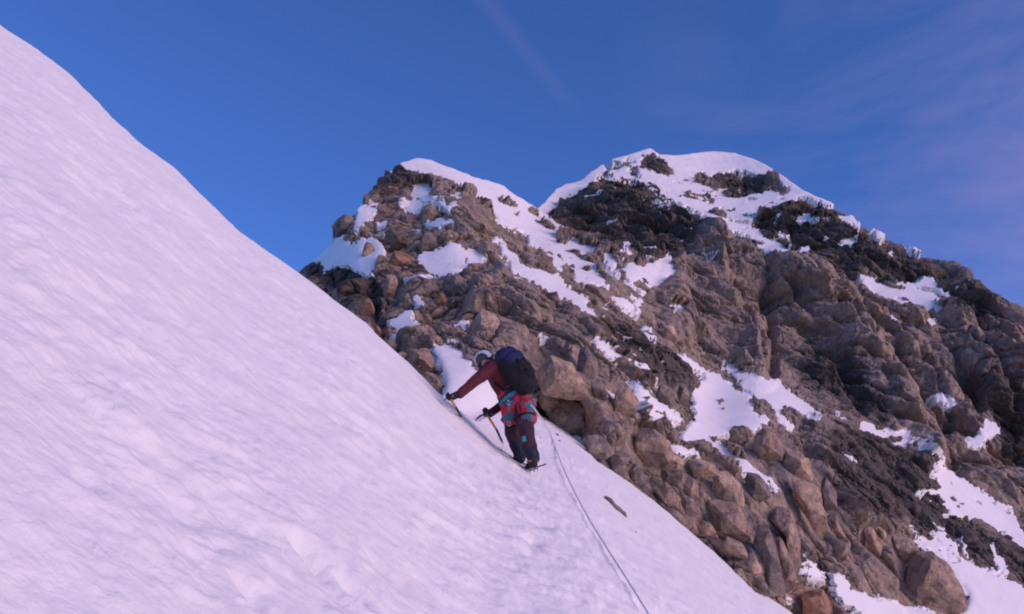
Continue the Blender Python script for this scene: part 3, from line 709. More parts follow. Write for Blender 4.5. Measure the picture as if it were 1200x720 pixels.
    faces = np.stack([idx[:-1, :-1], idx[1:, :-1], idx[1:, 1:], idx[:-1, 1:]], -1).reshape(-1, 4)
    me = mesh_np('mountain_rock', rock, faces, False)
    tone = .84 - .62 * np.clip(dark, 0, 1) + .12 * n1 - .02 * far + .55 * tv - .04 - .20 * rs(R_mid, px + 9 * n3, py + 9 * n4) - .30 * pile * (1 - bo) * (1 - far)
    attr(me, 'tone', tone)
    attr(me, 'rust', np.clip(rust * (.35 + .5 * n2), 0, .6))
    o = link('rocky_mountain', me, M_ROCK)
    tag(o, kind='structure')
    keep = (ds - dr > -0.25 * A) & (snow > .05)
    fk = keep[faces].any(1)
    e_a = sn[faces[:, 2]] - sn[faces[:, 0]]; e_b = sn[faces[:, 3]] - sn[faces[:, 1]]
    fn = np.cross(e_a, e_b); fn /= np.linalg.norm(fn, axis=1, keepdims=True) + 1e-9
    fk &= ~((np.abs(fn[:, 2]) < .10) & (wd[faces[:, 0]] < .93))
    ff = faces[fk]
    used = np.unique(ff)
    remap = np.full(len(Pf), -1); remap[used] = np.arange(len(used))
    me2 = mesh_np('mountain_snow', sn[used], remap[ff], True)
    o2 = link('mountain_snow', me2, M_SNOW_FAR)
    tag(o2, kind='structure')
    return o
build_mountain()

# ------------------------------------------------------------------ boulders that stand out one by one
_ico = {}
def ico(k):
    if k not in _ico:
        bm = bmesh.new(); bmesh.ops.create_icosphere(bm, subdivisions=k, radius=1)
        v = np.array([x.co[:] for x in bm.verts]); f = np.array([[w.index for w in x.verts] for x in bm.faces]); bm.free()
        _ico[k] = (v, f)
    return _ico[k]

def boulder(label, poly, tint=(1, 1, 1), thick=.62, seed=0, push=0.12, depth=None, name='boulder', group='granite boulders of the near ridge'):
    rng = np.random.RandomState(seed + 11)
    p = np.array(poly, float)
    # centroid of the outline
    x, y = p[:, 0], p[:, 1]; x2, y2 = np.roll(x, -1), np.roll(y, -1)
    cr = x * y2 - x2 * y; A = cr.sum() / 2
    cx, cy = ((x + x2) * cr).sum() / 6 / A, ((y + y2) * cr).sum() / 6 / A
    size = math.sqrt(abs(A))
    Yc = float(depth_at(cx, cy)) if depth is None else depth
    m_px = Yc / F / .97                      # metres per picture point there
    rmean = size * m_px * .56
    Yc -= rmean * push
    c = np.array(W(cx, cy, Yc))
    n = -c / np.linalg.norm(c)
    r = np.cross([0, 0, 1], n); r /= np.linalg.norm(r)
    # local frame: r to the right in the picture, u up, n to the viewer
    if r[0] < 0: r = -r
    u = np.cross(n, r); u = u if u[2] > 0 else -u
    O = np.array([np.array(W(a, b, Yc)) - c for a, b in p])
    ou, ov = O @ r, O @ u
    th = np.arctan2(ov, ou)
    # radial outline
    TH = np.linspace(-math.pi, math.pi, 181)
    RR = np.zeros(181)
    for k in range(len(p)):
        a = np.array([ou[k], ov[k]]); b = np.array([ou[(k + 1) % len(p)], ov[(k + 1) % len(p)]]); e = b - a
        dx, dy = np.cos(TH), np.sin(TH)
        den = dx * e[1] - dy * e[0]
        with np.errstate(all='ignore'):
            t = (a[0] * e[1] - a[1] * e[0]) / den
            s = (a[0] * dy - a[1] * dx) / den
        ok = (np.abs(den) > 1e-12) & (t > 0) & (s >= -1e-6) & (s <= 1 + 1e-6)
        RR = np.where(ok, np.maximum(RR, t), RR)
    RR = np.maximum(RR, rmean * .25)
    v, f = ico(5 if size > 17 else 4)
    t2 = np.arctan2(v[:, 1], v[:, 0]); rho = np.hypot(v[:, 0], v[:, 1])
    Rv = np.interp(t2, TH, RR) * 1.20
    q = np.stack([np.cos(t2) * Rv * rho ** .72, np.sin(t2) * Rv * rho ** .72, v[:, 2] * rmean * thick * 1.15], 1)
    T = rmean * thick
    JN = [(.85, .15, .6), (-.8, -.1, .55), (.15, .85, .5), (.1, -.6, .8), (.35, .3, .9), (-.3, .2, .95), (.5, -.4, .7), (-.5, .6, .5), (.9, .5, .2), (-.9, .4, .1)]
    for k in range(14):
        nn = np.array(JN[k % 10]) + rng.uniform(-.3, .3, 3); nn /= np.linalg.norm(nn)
        sup = (q @ nn).max(); h = sup * rng.uniform(.48, .82)
        ex = np.maximum(q @ nn - h, 0)
        q = q - nn[None] * (ex * .96)[:, None]
    qs = q + seed * 3.7
    sc = 1 / rmean
    bv, _ = blocks(qs * sc * 1.15 * np.array([.8, .8, 1]), 30 + seed, .3, .8, .5)
    bw, _ = blocks(qs * sc * 4.2, 60 + seed, .35, .8, .5)
    dn = .07 * bv + .022 * bw + .010 * fbm(qs * sc * 3, 4, seed)
    nd = q / (np.linalg.norm(q, axis=1, keepdims=True) + 1e-9)
    q = q + nd * (dn * rmean)[:, None]
    w = q[:, :1] * r + q[:, 1:2] * u + q[:, 2:3] * n
    me = mesh_np(name, w, f, False)
    o = link(name, me, M_BOULDER)
    o.location = c
    o.color = (*tint, 1)
    tag(o, label, 'rock', group)
    return o

for i, (lab, poly, tint) in enumerate(BOULDERS):
    boulder(lab, poly, tint, seed=i, push={'tan rock f': .5, 'low tan le': 1.1}.get(lab[:10], .30))
# the lone rock and chips on the snow slope
def on_snow(label, poly, seed, tint=GRY, thick=.5, group=None, push=0.0):
    p = np.array(poly, float); c = p.mean(0)
    Y = float(snow_hit(c[0], c[1]).y)
    o = boulder(label, poly, tint, thick=.7, seed=seed, push=.5, depth=Y, name='rock', group=group)
    return o
on_snow('jagged dark rock lying alone on the snow slope right of the rope', [(703,579),(712,580),(717,585),(721,591),(728,596),(732,602),(738,602),(734,611),(727,606),(720,602),(714,594),(709,587)], 90, (.75, .72, .72))
chips = [((633, 513), 2.0, 'small dark chip of rock on the snow just right of the climber\'s legs'), ((653, 510), 2.5, 'dark chip of rock near the snow line right of the rope'),
         ((655, 517), 2.0, 'smaller dark chip just below the other chip right of the rope'), ((745, 624), 1.6, 'tiny dark chip of rock on the snow below the lone jagged rock')]
for k, ((cx, cy), r, lab) in enumerate(chips):
    pts = [(cx + r * math.cos(a) * (1 + .3 * ((k * 7 + i * 3) % 5 - 2) / 2), cy + r * .75 * math.sin(a)) for i, a in enumerate(np.linspace(0, 6.28, 8)[:-1])]
    on_snow(lab, pts, 95 + k, DRK, group='chips of rock on the snow slope')
# ------------------------------------------------------------------ the climber
def capsules(name, segs, mat, parent=None, voxel=.012, smooth_it=6, disp=0.0, dscale=8.0, seed=0, group_mats=None):
    """one continuous skin grown over tapered limbs: segs = list of [(point, radius), (point, radius), ...]"""
    bm = bmesh.new()
    for ch in segs:
        for (p0, r0), (p1, r1) in zip(ch[:-1], ch[1:]):
            p0, p1 = Vector(p0), Vector(p1)
            ax = p1 - p0; L = max(ax.length, 1e-4)
            rot = ax.to_track_quat('Z', 'Y').to_matrix().to_4x4()
            k = max(2, int(L / .02))
            rings = []
            for i in range(k + 1):
                t = i / k; rr = r0 + (r1 - r0) * t
                rings.append([bm.verts.new((p0 + ax * t) + (rot @ Vector((rr * math.cos(a), rr * math.sin(a), 0)))) for a in [j * math.tau / 16 for j in range(16)]])
            for A_, B_ in zip(rings[:-1], rings[1:]):
                for j in range(16):
                    bm.faces.new((A_[j], A_[(j + 1) % 16], B_[(j + 1) % 16], B_[j]))
            bm.faces.new(rings[0][::-1]); bm.faces.new(rings[-1])
        for p, r in ch:
            bmesh.ops.create_icosphere(bm, subdivisions=3, radius=r, matrix=Matrix.Translation(Vector(p)))
    me = bpy.data.meshes.new(name); bm.to_mesh(me); bm.free()
    tmp = bpy.data.objects.new('tmp', me); C.objects.link(tmp)
    m = tmp.modifiers.new('r', 'REMESH'); m.mode = 'VOXEL'; m.voxel_size = voxel; m.use_smooth_shade = True
    s_ = tmp.modifiers.new('s', 'SMOOTH'); s_.iterations = smooth_it; s_.factor = .5
    dg = bpy.context.evaluated_depsgraph_get()
    me2 = bpy.data.meshes.new_from_object(tmp.evaluated_get(dg))
    bpy.data.objects.remove(tmp); bpy.data.meshes.remove(me)
    me2.name = name
    if disp:
        n_ = len(me2.vertices)
        co = np.zeros(n_ * 3, np.float32); me2.vertices.foreach_get('co', co); co = co.reshape(-1, 3)
        no = np.zeros(n_ * 3, np.float32); me2.vertices.foreach_get('normal', no); no = no.reshape(-1, 3)
        f_ = fbm(co * dscale + vnoise(co * 6, 3)[:, None] * .6, 3, 40 + seed)
        f_ = 1 - np.abs(f_) * 2.4                      # creases rather than bumps
        co += no * (f_ * disp)[:, None]
        me2.vertices.foreach_set('co', co.ravel())
    me2.materials.clear()
    return link(name, me2, mat, parent, True)

def tube(bm, pts, r, n=8):
    pts = [Vector(p) for p in pts]; rings = []
    for i, p in enumerate(pts):
        d = (pts[min(i + 1, len(pts) - 1)] - pts[max(i - 1, 0)]).normalized()
        q = d.to_track_quat('Z', 'Y')
        rr = r[i] if isinstance(r, (list, tuple)) else r
        rings.append([bm.verts.new(p + q @ Vector((rr * math.cos(a), rr * math.sin(a), 0))) for a in [j * math.tau / n for j in range(n)]])
    for A_, B_ in zip(rings[:-1], rings[1:]):
        for j in range(n): bm.faces.new((A_[j], A_[(j + 1) % n], B_[(j + 1) % n], B_[j]))
    bm.faces.new(rings[0][::-1]); bm.faces.new(rings[-1])
def tubes(name, lines, r, mat, parent=None, n=8):
    bm = bmesh.new()
    for l in lines: tube(bm, l, r, n)
    me = bpy.data.meshes.new(name); bm.to_mesh(me); bm.free()
    return link(name, me, mat, parent, True)
def blade(name, pts, thick, nrm, mat, parent=None):
    """a flat plate cut to an outline"""
    nrm = Vector(nrm).normalized() * thick / 2
    bm = bmesh.new()
    a = [bm.verts.new(Vector(p) + nrm) for p in pts]; b = [bm.verts.new(Vector(p) - nrm) for p in pts]
    bm.faces.new(a); bm.faces.new(b[::-1])
    for i in range(len(pts)):
        j = (i + 1) % len(pts); bm.faces.new((a[i], b[i], b[j], a[j]))
    bmesh.ops.recalc_face_normals(bm, faces=bm.faces)
    me = bpy.data.meshes.new(name); bm.to_mesh(me); bm.free()
    return link(name, me, mat, parent)

M_SKIN = plain('skin', (.45, .27, .2), .55)
M_MAROON = plain('maroon_fleece', (.105, .022, .032), .95, var=.3, scale=30, bump=.3)
M_TROUSER = plain('dark_trousers', (.048, .024, .036), .85, var=.35, scale=20, bump=.3)
M_GLOVE = plain('black_glove', (.014, .014, .018), .7)
M_BOOT = plain('dark_boot', (.018, .020, .028), .6, var=.4)
M_GAITER = plain('gaiter', (.016, .022, .045), .8, var=.4)
M_YEL = plain('crampon_strap', (.55, .20, .04), .6)
M_STEEL = plain('dark_steel', (.10, .10, .11), .4, .9)
M_ORANGE = plain('orange_axe_shaft', (.62, .22, .05), .5, var=.35, scale=40)
M_SHAFT = plain('dark_axe_shaft', (.03, .035, .06), .5)
M_PACK = plain('black_pack', (.010, .010, .014), .85, var=.5, scale=14, bump=.4)
M_BLUE = plain('blue_pack_lid', (.010, .016, .070), .75, var=.4, scale=12, bump=.3)
M_STRAP = plain('webbing', (.012, .012, .014), .8)
M_ALU = plain('carabiner_metal', (.55, .55, .58), .3, .9)
M_REDSL = plain('red_sling', (.55, .05, .05), .8)
M_TEAL = plain('teal_sling', (.03, .24, .32), .8)
M_ROPE = plain('rope_sheath', (.72, .68, .70), .9, var=.5, scale=60)

# red jacket with teal patches, tied round the hips
M_WAIST, nt_, b_ = nodes('red_and_teal_cloth')
geo_ = nt_.nodes.new('ShaderNodeNewGeometry')
vt = N(nt_, 'ShaderNodeTexVoronoi', i_Scale=9.5); nt_.links.new(mapped(nt_, geo_.outputs['Position'], (1, .7, 1.35), (.2, .3, .5)), vt.inputs['Vector'])
sp_ = nt_.nodes.new('ShaderNodeSeparateColor'); nt_.links.new(vt.outputs['Color'], sp_.inputs[0])
r_ = ramp(nt_, sp_.outputs[0], [(0.0, (.48, .025, .05)), (.68, (.42, .02, .045)), (.70, (.04, .13, .19)), (.86, (.055, .17, .23)), (.88, (.10, .03, .09))])
r_.color_ramp.interpolation = 'CONSTANT'
nt_.links.new(r_.outputs[0], b_.inputs['Base Color']); b_.inputs['Roughness'].default_value = .85
# striped helmet
M_HELM, nt_, b_ = nodes('striped_helmet')
tc_ = nt_.nodes.new('ShaderNodeTexCoord')
wv = N(nt_, 'ShaderNodeTexWave', i_Scale=3.4); wv.bands_direction = 'X'; nt_.links.new(tc_.outputs['Object'], wv.inputs['Vector'])
r_ = ramp(nt_, wv.outputs['Fac'], [(0.0, (.03, .035, .05)), (.42, (.03, .035, .05)), (.46, (.55, .60, .60))])
nt_.links.new(r_.outputs[0], b_.inputs['Base Color']); b_.inputs['Roughness'].default_value = .35

DY = snow_hit(622, 551).y - 12.42 - .05
def w(px, py, Y): return W(px, py, Y + DY)
foot0 = w(622, 552, 12.42)
PEL = (w(607, 474, 12.42), .145)
CHEST = (w(589, 446, 12.42), .155); UP = (w(580, 434, 12.42), .13)
NS = (w(580, 430, 12.22), .092); FS = (w(584, 438, 12.62), .08)
NE = (w(557, 446, 12.14), .062); NW = (w(539, 462, 12.08), .045)
FE = (w(595, 470, 12.68), .050); FW = (w(574, 485, 12.48), .038)
HEAD = w(568, 423, 12.50)
NH = (w(613, 482, 12.30), .105); NK = (w(618, 510, 12.20), .086); NA = (w(624, 535, 12.34), .058)
FH = (w(600, 482, 12.54), .10); FK = (w(600, 508, 12.50), .082); FA = (w(609, 531, 12.62), .056)
# body: one continuous figure, a little slimmer than the clothes
def slim(p, k=.84): return (p[0], p[1] * k)
person = capsules('person', [[slim(PEL), slim(CHEST), slim(UP), (w(572, 429, 12.4), .055), (HEAD, .085)],
    [slim(UP), slim(NS), slim(NE), slim(NW), (w(532, 466, 12.06), .030)], [slim(UP), slim(FS), slim(FE), slim(FW), (w(570, 486, 12.44), .030)],
    [slim(PEL), slim(NH), slim(NK), slim(NA)], [slim(PEL), slim(FH), slim(FK), slim(FA)],
    [(HEAD + Vector((-.03, .02, -.03)), .078), (HEAD + Vector((-.075, .05, -.075)), .045)], [(HEAD + Vector((-.105, .07, -.06)), .012), (HEAD + Vector((-.125, .08, -.08)), .014)]], M_SKIN, None, .012)
tag(person, 'climber in maroon top and dark trousers leaning into the snow slope with two ice axes', 'person')
P_ = person
capsules('jacket', [[PEL, CHEST, UP, NS, NE, (NW[0], .050)], [UP, FS, FE, (FW[0], .043)], [CHEST, NS], [CHEST, FS], [UP, (w(573, 430, 12.4), .075)]], M_MAROON, P_, .010, 5, .007, 9, 1)
capsules('trousers', [[PEL, NH, NK, (NA[0], .066)], [PEL, FH, FK, (FA[0], .064)]], M_TROUSER, P_, .010, 5, .008, 8, 2)
# the jacket tied round the waist, hanging over the seat
capsules('waist_jacket', [[(w(598, 462, 12.42), .158), (w(606, 474, 12.42), .170), (w(607, 481, 12.42), .172)], [(w(616, 478, 12.26), .105), (w(618, 490, 12.25), .108)], [(w(597, 478, 12.36), .10), (w(597, 491, 12.34), .085)]],
         M_WAIST, P_, .010, 4, .010, 9, 3)
# harness: waist belt, leg loops, racked gear
belt_c, ax = w(601, 466, 12.42), (CHEST[0] - PEL[0]).normalized()
e_a = ax.orthogonal().normalized(); e_b = ax.cross(e_a)
def ring(c, r, axis, n=28, wob=0):
    a_ = axis.orthogonal().normalized(); b2 = axis.cross(a_)
    return [c + (a_ * math.cos(t) + b2 * math.sin(t)) * r for t in [i * math.tau / n for i in range(n + 1)]]
tubes('harness_belt', [ring(belt_c + ax * o_, .178, ax) for o_ in (-.012, 0, .012)], .011, M_TEAL, P_)
tubes('leg_loop', [ring(w(616, 491, 12.25), .122, (NK[0] - NH[0]).normalized())], .011, M_STRAP, P_)
tubes('leg_loop', [ring(w(599, 492, 12.5), .115, (FK[0] - FH[0]).normalized())], .011, M_STRAP, P_)
for k, (gx_, gy_, gY, col_) in enumerate([(621, 470, 12.22, M_REDSL), (625, 473, 12.30, M_ALU), (617, 472, 12.16, M_TEAL), (627, 471, 12.42, M_REDSL), (609, 474, 12.10, M_STRAP), (596, 474, 12.20, M_TEAL)]):
    top_ = w(gx_, gy_, gY); ln = .14 + .03 * (k % 3)
    q = tubes('quickdraw', [[top_, top_ + Vector((.008, 0, -ln * .35)), top_ + Vector((.004, 0, -ln))]], .011, col_, P_)
    for off_, (ra, rb) in ((Vector((.004, 0, -ln - .030)), (.017, .034)), (Vector((0, 0, .02)), (.016, .030))):
        tubes('carabiner', [[top_ + off_ + Vector((ra * math.cos(t), ra * .8 * math.cos(t + k), rb * math.sin(t))) for t in [i * math.tau / 14 for i in range(15)]]], .0045, M_ALU if k % 2 else M_STEEL, q)
# helmet: shell, rim and headlamp band
capsules('hood', [[(HEAD + Vector((.03, -.02, -.01)), .088), (HEAD + Vector((-.01, .01, -.06)), .075), (w(574, 431, 12.42), .075)]], M_GLOVE, P_, .010, 3)
def helmet():
    v, f = ico(4)
    fwd = Vector((-.62, .45, -.30)).normalized(); up_ = Vector((-.52, -.18, .62)); up_ = (up_ - fwd * up_.dot(fwd)).normalized(); rt = fwd.cross(up_)
    R3 = np.array([list(rt), list(fwd), list(up_)])
    q = v.copy(); q[:, 0] *= .103; q[:, 1] *= .124; q[:, 2] *= .106
    lo = q[:, 2] < -.035
    q[lo, 2] = -.035 + (q[lo, 2] + .035) * .12
    q[lo, :2] *= 1.06
    me = mesh_np('helmet', q, f, True)
    o = link('helmet', me, M_HELM)
    o.matrix_world = Matrix(((rt.x, fwd.x, up_.x, 0), (rt.y, fwd.y, up_.y, 0), (rt.z, fwd.z, up_.z, 0), (0, 0, 0, 1)))
    o.location = HEAD + up_ * .03 - fwd * .01
    o.parent = P_
    rim = [HEAD + up_ * -.005 - fwd * .01 + rt * (.108 * math.cos(t)) + fwd * (.130 * math.sin(t)) for t in [i * math.tau / 30 for i in range(31)]]
    tubes('helmet_rim', [rim], .007, M_GLOVE, P_)
    return o
helmet()
# gloves closed on the shafts: palm, four fingers and thumb in one skin
def glove(wrist, grip, shaft):
    wrist, grip, sh = Vector(wrist), Vector(grip), Vector(shaft).normalized()
    d = (grip - wrist).normalized(); side = sh.cross(d).normalized()
    palm = grip - d * .012 + side * .028
    segs = [[(wrist, .040), (wrist + d * .03, .044), (palm, .040)]]
    for k, (o_, ln) in enumerate(((.034, .95), (.012, 1.05), (-.010, 1.0), (-.031, .82))):
        b0_ = palm + sh * o_ + d * .020
        segs.append([(b0_, .0125), (b0_ + d * .034 * ln + side * -.006, .0125), (b0_ + d * .040 * ln - side * .036, .0118), (b0_ + d * .014 - side * .050, .0108)])
    t0 = palm + sh * .030 - d * .018
    segs.append([(t0, .014), (t0 + sh * .022 - side * .024 + d * .006, .0135), (t0 + sh * .018 - side * .050 + d * .020, .012)])
    capsules('glove', segs, M_GLOVE, P_, .0065, 2)
# feet
def boot(ank, toe_dir, sc_=1.0, name_='boot'):
    a_ = Vector(ank); f_ = Vector(toe_dir).normalized(); up_ = Vector((0, 0, 1)); up_ = (up_ - f_ * up_.dot(f_)).normalized(); sd_ = f_.cross(up_)
    b = capsules(name_, [[(a_ + up_ * .06, .058), (a_ - up_ * .03 - f_ * .02, .056)], [(a_ - up_ * .055 - f_ * .055, .042), (a_ - up_ * .05 + f_ * .07, .045), (a_ - up_ * .062 + f_ * .155, .034)]], M_BOOT, P_, .009, 3)
    sole = a_ - up_ * .098
    # crampon: frame, points, strap
    fr = [sole + f_ * x_ + sd_ * y_ for x_, y_ in ((-.09, -.032), (-.02, -.028), (.07, -.045), (.16, -.025), (.16, .025), (.07, .045), (-.02, .028), (-.09, .032), (-.09, -.032))]
    cr = tubes('crampon', [fr], .006, M_STEEL, P_)
    pts_ = []
    for x_, y_ in ((-.085, -.03), (-.085, .03), (.0, -.032), (.0, .032), (.07, -.046), (.07, .046), (.12, -.036), (.12, .036)):
        p0 = sole + f_ * x_ + sd_ * y_; pts_.append([p0, p0 - up_ * .035])
    for y_ in (-.02, .02): pts_.append([sole + f_ * .155 + sd_ * y_, sole + f_ * .195 + sd_ * y_ - up_ * .012])
    for l_ in pts_: tubes('crampon_point', [l_], [.0065, .002], M_STEEL, cr)
    tubes('crampon_strap', [[sole + f_ * .12 + sd_ * -.045 + up_ * .02, sole + f_ * .10 + up_ * .085, sole + f_ * .12 + sd_ * .045 + up_ * .02],
                            ring(a_ + up_ * -.02, .062, up_)], .010, M_YEL, cr)
    return b
boot(NA[0] + Vector((.0, -.03, -.05)), (-.30, .80, .10))
tubes('strap_tail', [[w(625, 546, 12.3), w(631, 547, 12.26), w(640, 544, 12.24)]], .008, M_STRAP, P_)
boot(FA[0] + Vector((.0, .0, -.03)), (-.45, .75, .15))
capsules('gaiter', [[(w(621, 524, 12.28), .084), (NA[0] + Vector((0, 0, .02)), .074), (NA[0] + Vector((.01, -.02, -.02)), .072)]], M_GAITER, P_, .010, 3, .008, 10, 7)
capsules('gaiter', [[(w(605, 521, 12.55), .080), (FA[0], .076), (FA[0] + Vector((0, 0, -.05)), .072)]], M_GAITER, P_, .010, 3, .008, 10, 8)
blade('knee_patch', [w(612, 512, 12.09), w(616, 511, 12.09), w(617, 517, 12.10), w(612, 518, 12.10)], .012, (0, -1, .1), M_TEAL, P_)

# backpack: a thing of its own, worn on the back
SD = (w(576, 428, 12.4) - w(611, 466, 12.4)).normalized()
OUT = Vector((.60, -.62, .50)); OUT = (OUT - SD * OUT.dot(SD)).normalized(); ACR = SD.cross(OUT).normalized()
pc = w(604, 435, 12.26)
pack = bpy.data.objects.new('backpack', None); C.objects.link(pack); pack.location = pc
tag(pack, 'black backpack with a blue lid worn high on the climber\'s back', 'backpack')
def bp(s_, o_, a_): return pc + SD * s_ + OUT * o_ + ACR * a_
capsules('pack_body', [[(bp(-.20, -.02, -.06), .115), (bp(-.05, .01, -.08), .13), (bp(.12, .01, -.07), .125)], [(bp(-.20, -.02, .06), .115), (bp(-.05, .01, .08), .13), (bp(.12, .01, .07), .125)],
                       [(bp(-.20, -.02, -.06), .115), (bp(-.20, -.02, .06), .115)], [(bp(.12, .01, -.07), .125), (bp(.12, .01, .07), .125)], [(bp(-.05, .03, -.08), .12), (bp(-.05, .03, .08), .12)]], M_PACK, pack, .011, 4, .010, 7, 11)
capsules('pack_lid', [[(bp(.205, .045, -.09), .095), (bp(.215, .05, .09), .095)], [(bp(.12, .095, -.09), .080), (bp(.12, .10, .09), .080)]], M_BLUE, pack, .010, 4, .007, 8, 12)
capsules('front_pocket', [[(bp(-.13, .115, -.05), .055), (bp(.00, .125, -.05), .055)], [(bp(-.13, .115, .05), .055), (bp(.00, .125, .05), .055)], [(bp(-.13, .115, -.05), .055), (bp(-.13, .115, .05), .055)]], M_PACK, pack, .010, 4, .006, 8, 13)
for a_ in (-.09, .09):
    tubes('shoulder_strap', [[bp(.20, -.05, a_), bp(.16, -.14, a_ * 1.25), bp(.04, -.24, a_ * 1.7), bp(-.08, -.20, a_ * 2.0), bp(-.15, -.08, a_ * 1.6)]], .013, M_STRAP, pack)
    tubes('compression_strap', [[bp(.17, .02, a_ * 2.0), bp(.12, .12, a_ * 1.5), bp(.05, .165, a_ * .9), bp(-.06, .175, a_ * .8), bp(-.18, .11, a_)]], .008, M_STRAP, pack)
tubes('waist_strap', [ring(w(600, 463, 12.42), .182, ax)], .012, M_STRAP, pack)
tubes('loose_strap', [[bp(-.10, .15, -.1), bp(-.12, .20, -.12), bp(-.16, .19, -.13), bp(-.20, .16, -.13)]], .007, M_STRAP, pack)

# two ice axes
def ice_axe(label, head, mid, end, pick_dir, adze_dir):
    head, mid, end = Vector(head), Vector(mid), Vector(end)
    r = bpy.data.objects.new('ice_axe', None); C.objects.link(r); r.location = end
    tag(r, label, 'ice axe', 'ice axes in the climber\'s hands')
    tubes('shaft', [[head, head.lerp(mid, .5), mid]], .0145, M_ORANGE, r)
    tubes('lower_shaft', [[mid, end]], .0135, M_SHAFT, r)
    tubes('spike', [[end, end + (end - mid).normalized() * .05]], [.011, .002], M_STEEL, r)
    pd = Vector(pick_dir).normalized(); sh = (head - end).normalized(); nn = pd.cross(sh)
    blade('pick', [head + sh * .012, head + pd * .08 + sh * .014, head + pd * .15 - sh * .012, head + pd * .185 - sh * .045, head + pd * .14 - sh * .030, head + pd * .07 - sh * .012, head - sh * .015], .007, nn, M_STEEL, r)
    ad = Vector(adze_dir).normalized()
    blade('adze', [head + sh * .012, head + ad * .06 + sh * .008, head + ad * .085 - sh * .02, head + ad * .07 - sh * .03, head - sh * .012], .03, nn, M_STEEL, r)
    return r
h1 = w(527, 466, 12.02); m1 = w(534, 477, 11.96); g1 = Vector(h1).lerp(m1, .1)
e1p = snow_hit(541, 489)
ice_axe('left ice axe with an orange shaft under the climber\'s upper glove at the snow crest', h1, m1, e1p, (-.5, .8, .1), (.5, -.8, 0))
h2 = w(570, 485, 12.44); m2_ = w(582, 504, 12.36); e2p = w(588, 517, 12.30)
ice_axe('right ice axe standing in the snow in front of the climber\'s thighs', h2, m2_, e2p, (-.8, .5, -.15), (.8, -.4, 0))
glove(NW[0], h1 + Vector((.01, .0, .02)), m1 - h1)
glove(FW[0], h2 + Vector((.01, .0, .02)), m2_ - h2)

# the rope, from the harness down over the snow to the belayer
rp = [w(621, 474, 12.25), w(629, 483, 12.24)]
for a_, b2 in [(644, 506), (659, 546), (684, 597), (713, 645), (743, 692), (790, 770)]:
    ps = [snow_hit(a_ + i_, b2 + j_) for i_ in (-4, 4) for j_ in (-10, 0, 10)]
    p = W(a_, b2, 1.0); yy_ = min(q_.y for q_ in ps[1::3]); rp.append(p * (yy_ * (.974 if b2 < 600 else .984)))
def catmull(pts, n=10):
    out = []
    P3 = [pts[0]] + list(pts) + [pts[-1]]
    for i in range(1, len(P3) - 2):
        p0, p1, p2, p3 = P3[i - 1:i + 3]
        for j in range(n):
            t = j / n
            out.append(.5 * ((2 * p1) + (p2 - p0) * t + (2 * p0 - 5 * p1 + 4 * p2 - p3) * t * t + (3 * p1 - p0 - 3 * p2 + p3) * t ** 3))
    return out + [pts[-1]]
rope = tubes('climbing_rope', [catmull(rp)], .0092, M_ROPE)
tag(rope, 'thin grey climbing rope running down the snow slope from the climber\'s harness', 'rope')
SKY_TINT = (1.33, 1.60, 2.38); PINKC = (4.2, 3.0, 5.6); WSTR = 0.1
# ------------------------------------------------------------------ light, sky, camera
SUN_EL, SUN_AZ = math.radians(15), math.radians(118)     # azimuth clockwise from the view direction
S = Vector((math.sin(SUN_AZ) * math.cos(SUN_EL), math.cos(SUN_AZ) * math.cos(SUN_EL), math.sin(SUN_EL)))
sd = bpy.data.lights.new('sun', 'SUN'); sd.energy = 2.35; sd.angle = math.radians(50); sd.color = (1.0, .60, .51)
so = bpy.data.objects.new('sun', sd); C.objects.link(so)
so.rotation_euler = (-S).to_track_quat('-Z', 'Y').to_euler()

w = bpy.data.worlds.new('World'); bpy.context.scene.world = w; w.use_nodes = True
nt = w.node_tree; bg = nt.nodes['Background']
sky = nt.nodes.new('ShaderNodeTexSky'); sky.sky_type = 'NISHITA'; sky.sun_disc = False
sky.sun_elevation = SUN_EL; sky.sun_rotation = SUN_AZ; sky.altitude = 3500; sky.air_density = 1.0; sky.dust_density = 0.3; sky.ozone_density = 4.0
tc = nt.nodes.new('ShaderNodeTexCoord')
tint = mixc(nt, sky.outputs[0], SKY_TINT if 'SKY_TINT' in globals() else (1, 1, 1), 1.0, 'MULTIPLY')
vec = mapped(nt, tc.outputs['Generated'], (1.6, 1.6, 4.2), (0, math.radians(40), math.radians(10)))
wn = noise(nt, 2.2, 6, 0.6, 0.5, vec)
# the veil thickens to the right
sep = nt.nodes.new('ShaderNodeSeparateXYZ'); nt.links.new(tc.outputs['Generated'], sep.inputs[0])
mr = N(nt, 'ShaderNodeMapRange'); mr.inputs[1].default_value = .10; mr.inputs[2].default_value = .50; nt.links.new(sep.outputs[0], mr.inputs[0])
wm = ramp(nt, wn, [(0.40, (0, 0, 0)), (0.75, (1, 1, 1))]).outputs[0]
mm = N(nt, 'ShaderNodeMath', operation='MULTIPLY'); nt.links.new(wm, mm.inputs[0]); nt.links.new(mr.outputs[0], mm.inputs[1])
m2 = N(nt, 'ShaderNodeMath', operation='MULTIPLY', i_1=.5) if False else N(nt, 'ShaderNodeMath', operation='MULTIPLY'); m2.inputs[1].default_value = .55
nt.links.new(mm.outputs[0], m2.inputs[0])
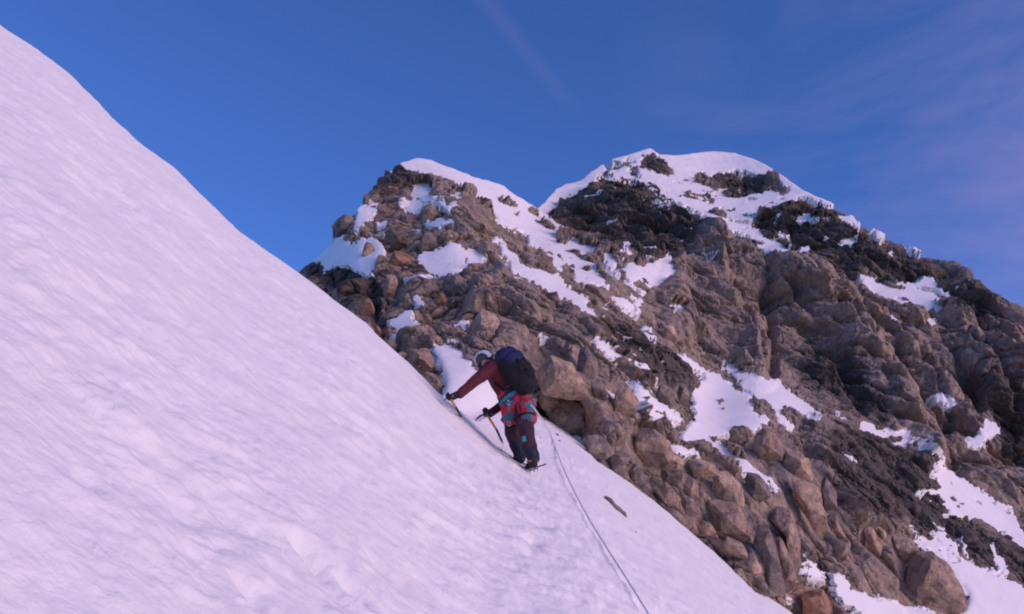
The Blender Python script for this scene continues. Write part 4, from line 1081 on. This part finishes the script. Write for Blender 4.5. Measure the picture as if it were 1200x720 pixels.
# an old vapour trail, spread and faint
a0, b0 = W(560, -10, 1.0).normalized(), W(692, 150, 1.0).normalized()
pn = a0.cross(b0).normalized(); al = (b0 - a0).normalized()
dt = N(nt, 'ShaderNodeVectorMath', operation='DOT_PRODUCT'); dt.inputs[1].default_value = pn; nt.links.new(tc.outputs['Generated'], dt.inputs[0])
wob = N(nt, 'ShaderNodeMath', operation='MULTIPLY_ADD'); wob.inputs[1].default_value = .012; nt.links.new(noise(nt, 9, 3, .5, 0, tc.outputs['Generated']), wob.inputs[0]); nt.links.new(dt.outputs['Value'], wob.inputs[2])
ab = N(nt, 'ShaderNodeMath', operation='ABSOLUTE'); off = N(nt, 'ShaderNodeMath', operation='SUBTRACT'); off.inputs[1].default_value = .006
nt.links.new(wob.outputs[0], off.inputs[0]); nt.links.new(off.outputs[0], ab.inputs[0])
tr = N(nt, 'ShaderNodeMapRange', interpolation_type='SMOOTHSTEP'); tr.inputs[1].default_value = .013; tr.inputs[2].default_value = .001; nt.links.new(ab.outputs[0], tr.inputs[0])
d2 = N(nt, 'ShaderNodeVectorMath', operation='DOT_PRODUCT'); d2.inputs[1].default_value = al; nt.links.new(tc.outputs['Generated'], d2.inputs[0])
e0, e1_ = a0.dot(al), b0.dot(al)
t3 = N(nt, 'ShaderNodeMapRange', interpolation_type='SMOOTHSTEP'); t3.inputs[1].default_value = e1_; t3.inputs[2].default_value = e1_ - .06; nt.links.new(d2.outputs['Value'], t3.inputs[0])
t4 = N(nt, 'ShaderNodeMath', operation='MULTIPLY'); nt.links.new(tr.outputs[0], t4.inputs[0]); nt.links.new(t3.outputs[0], t4.inputs[1])
t5 = N(nt, 'ShaderNodeMath', operation='MULTIPLY_ADD'); t5.inputs[1].default_value = .045; nt.links.new(t4.outputs[0], t5.inputs[0]); nt.links.new(m2.outputs[0], t5.inputs[2])
PINK = PINKC
col = mixc(nt, tint, PINK, t5.outputs[0])
nt.links.new(col, bg.inputs[0]); bg.inputs[1].default_value = WSTR

cam = bpy.data.cameras.new('camera'); co = bpy.data.objects.new('camera', cam); C.objects.link(co)
cam.sensor_width = 36; cam.lens = 36 * F / 1200; cam.clip_start = .05; cam.clip_end = 2000
co.rotation_euler = (math.pi / 2 + PITCH, 0, 0)
sc = bpy.context.scene; sc.camera = co
sc.view_settings.view_transform = 'Standard'; sc.view_settings.look = 'None'; sc.view_settings.exposure = 0; sc.view_settings.gamma = 1
sc.view_settings.use_curve_mapping = False
sc.render.engine = 'CYCLES'
sc.cycles.filter_width = 2.0
sc.cycles.max_bounces = 5
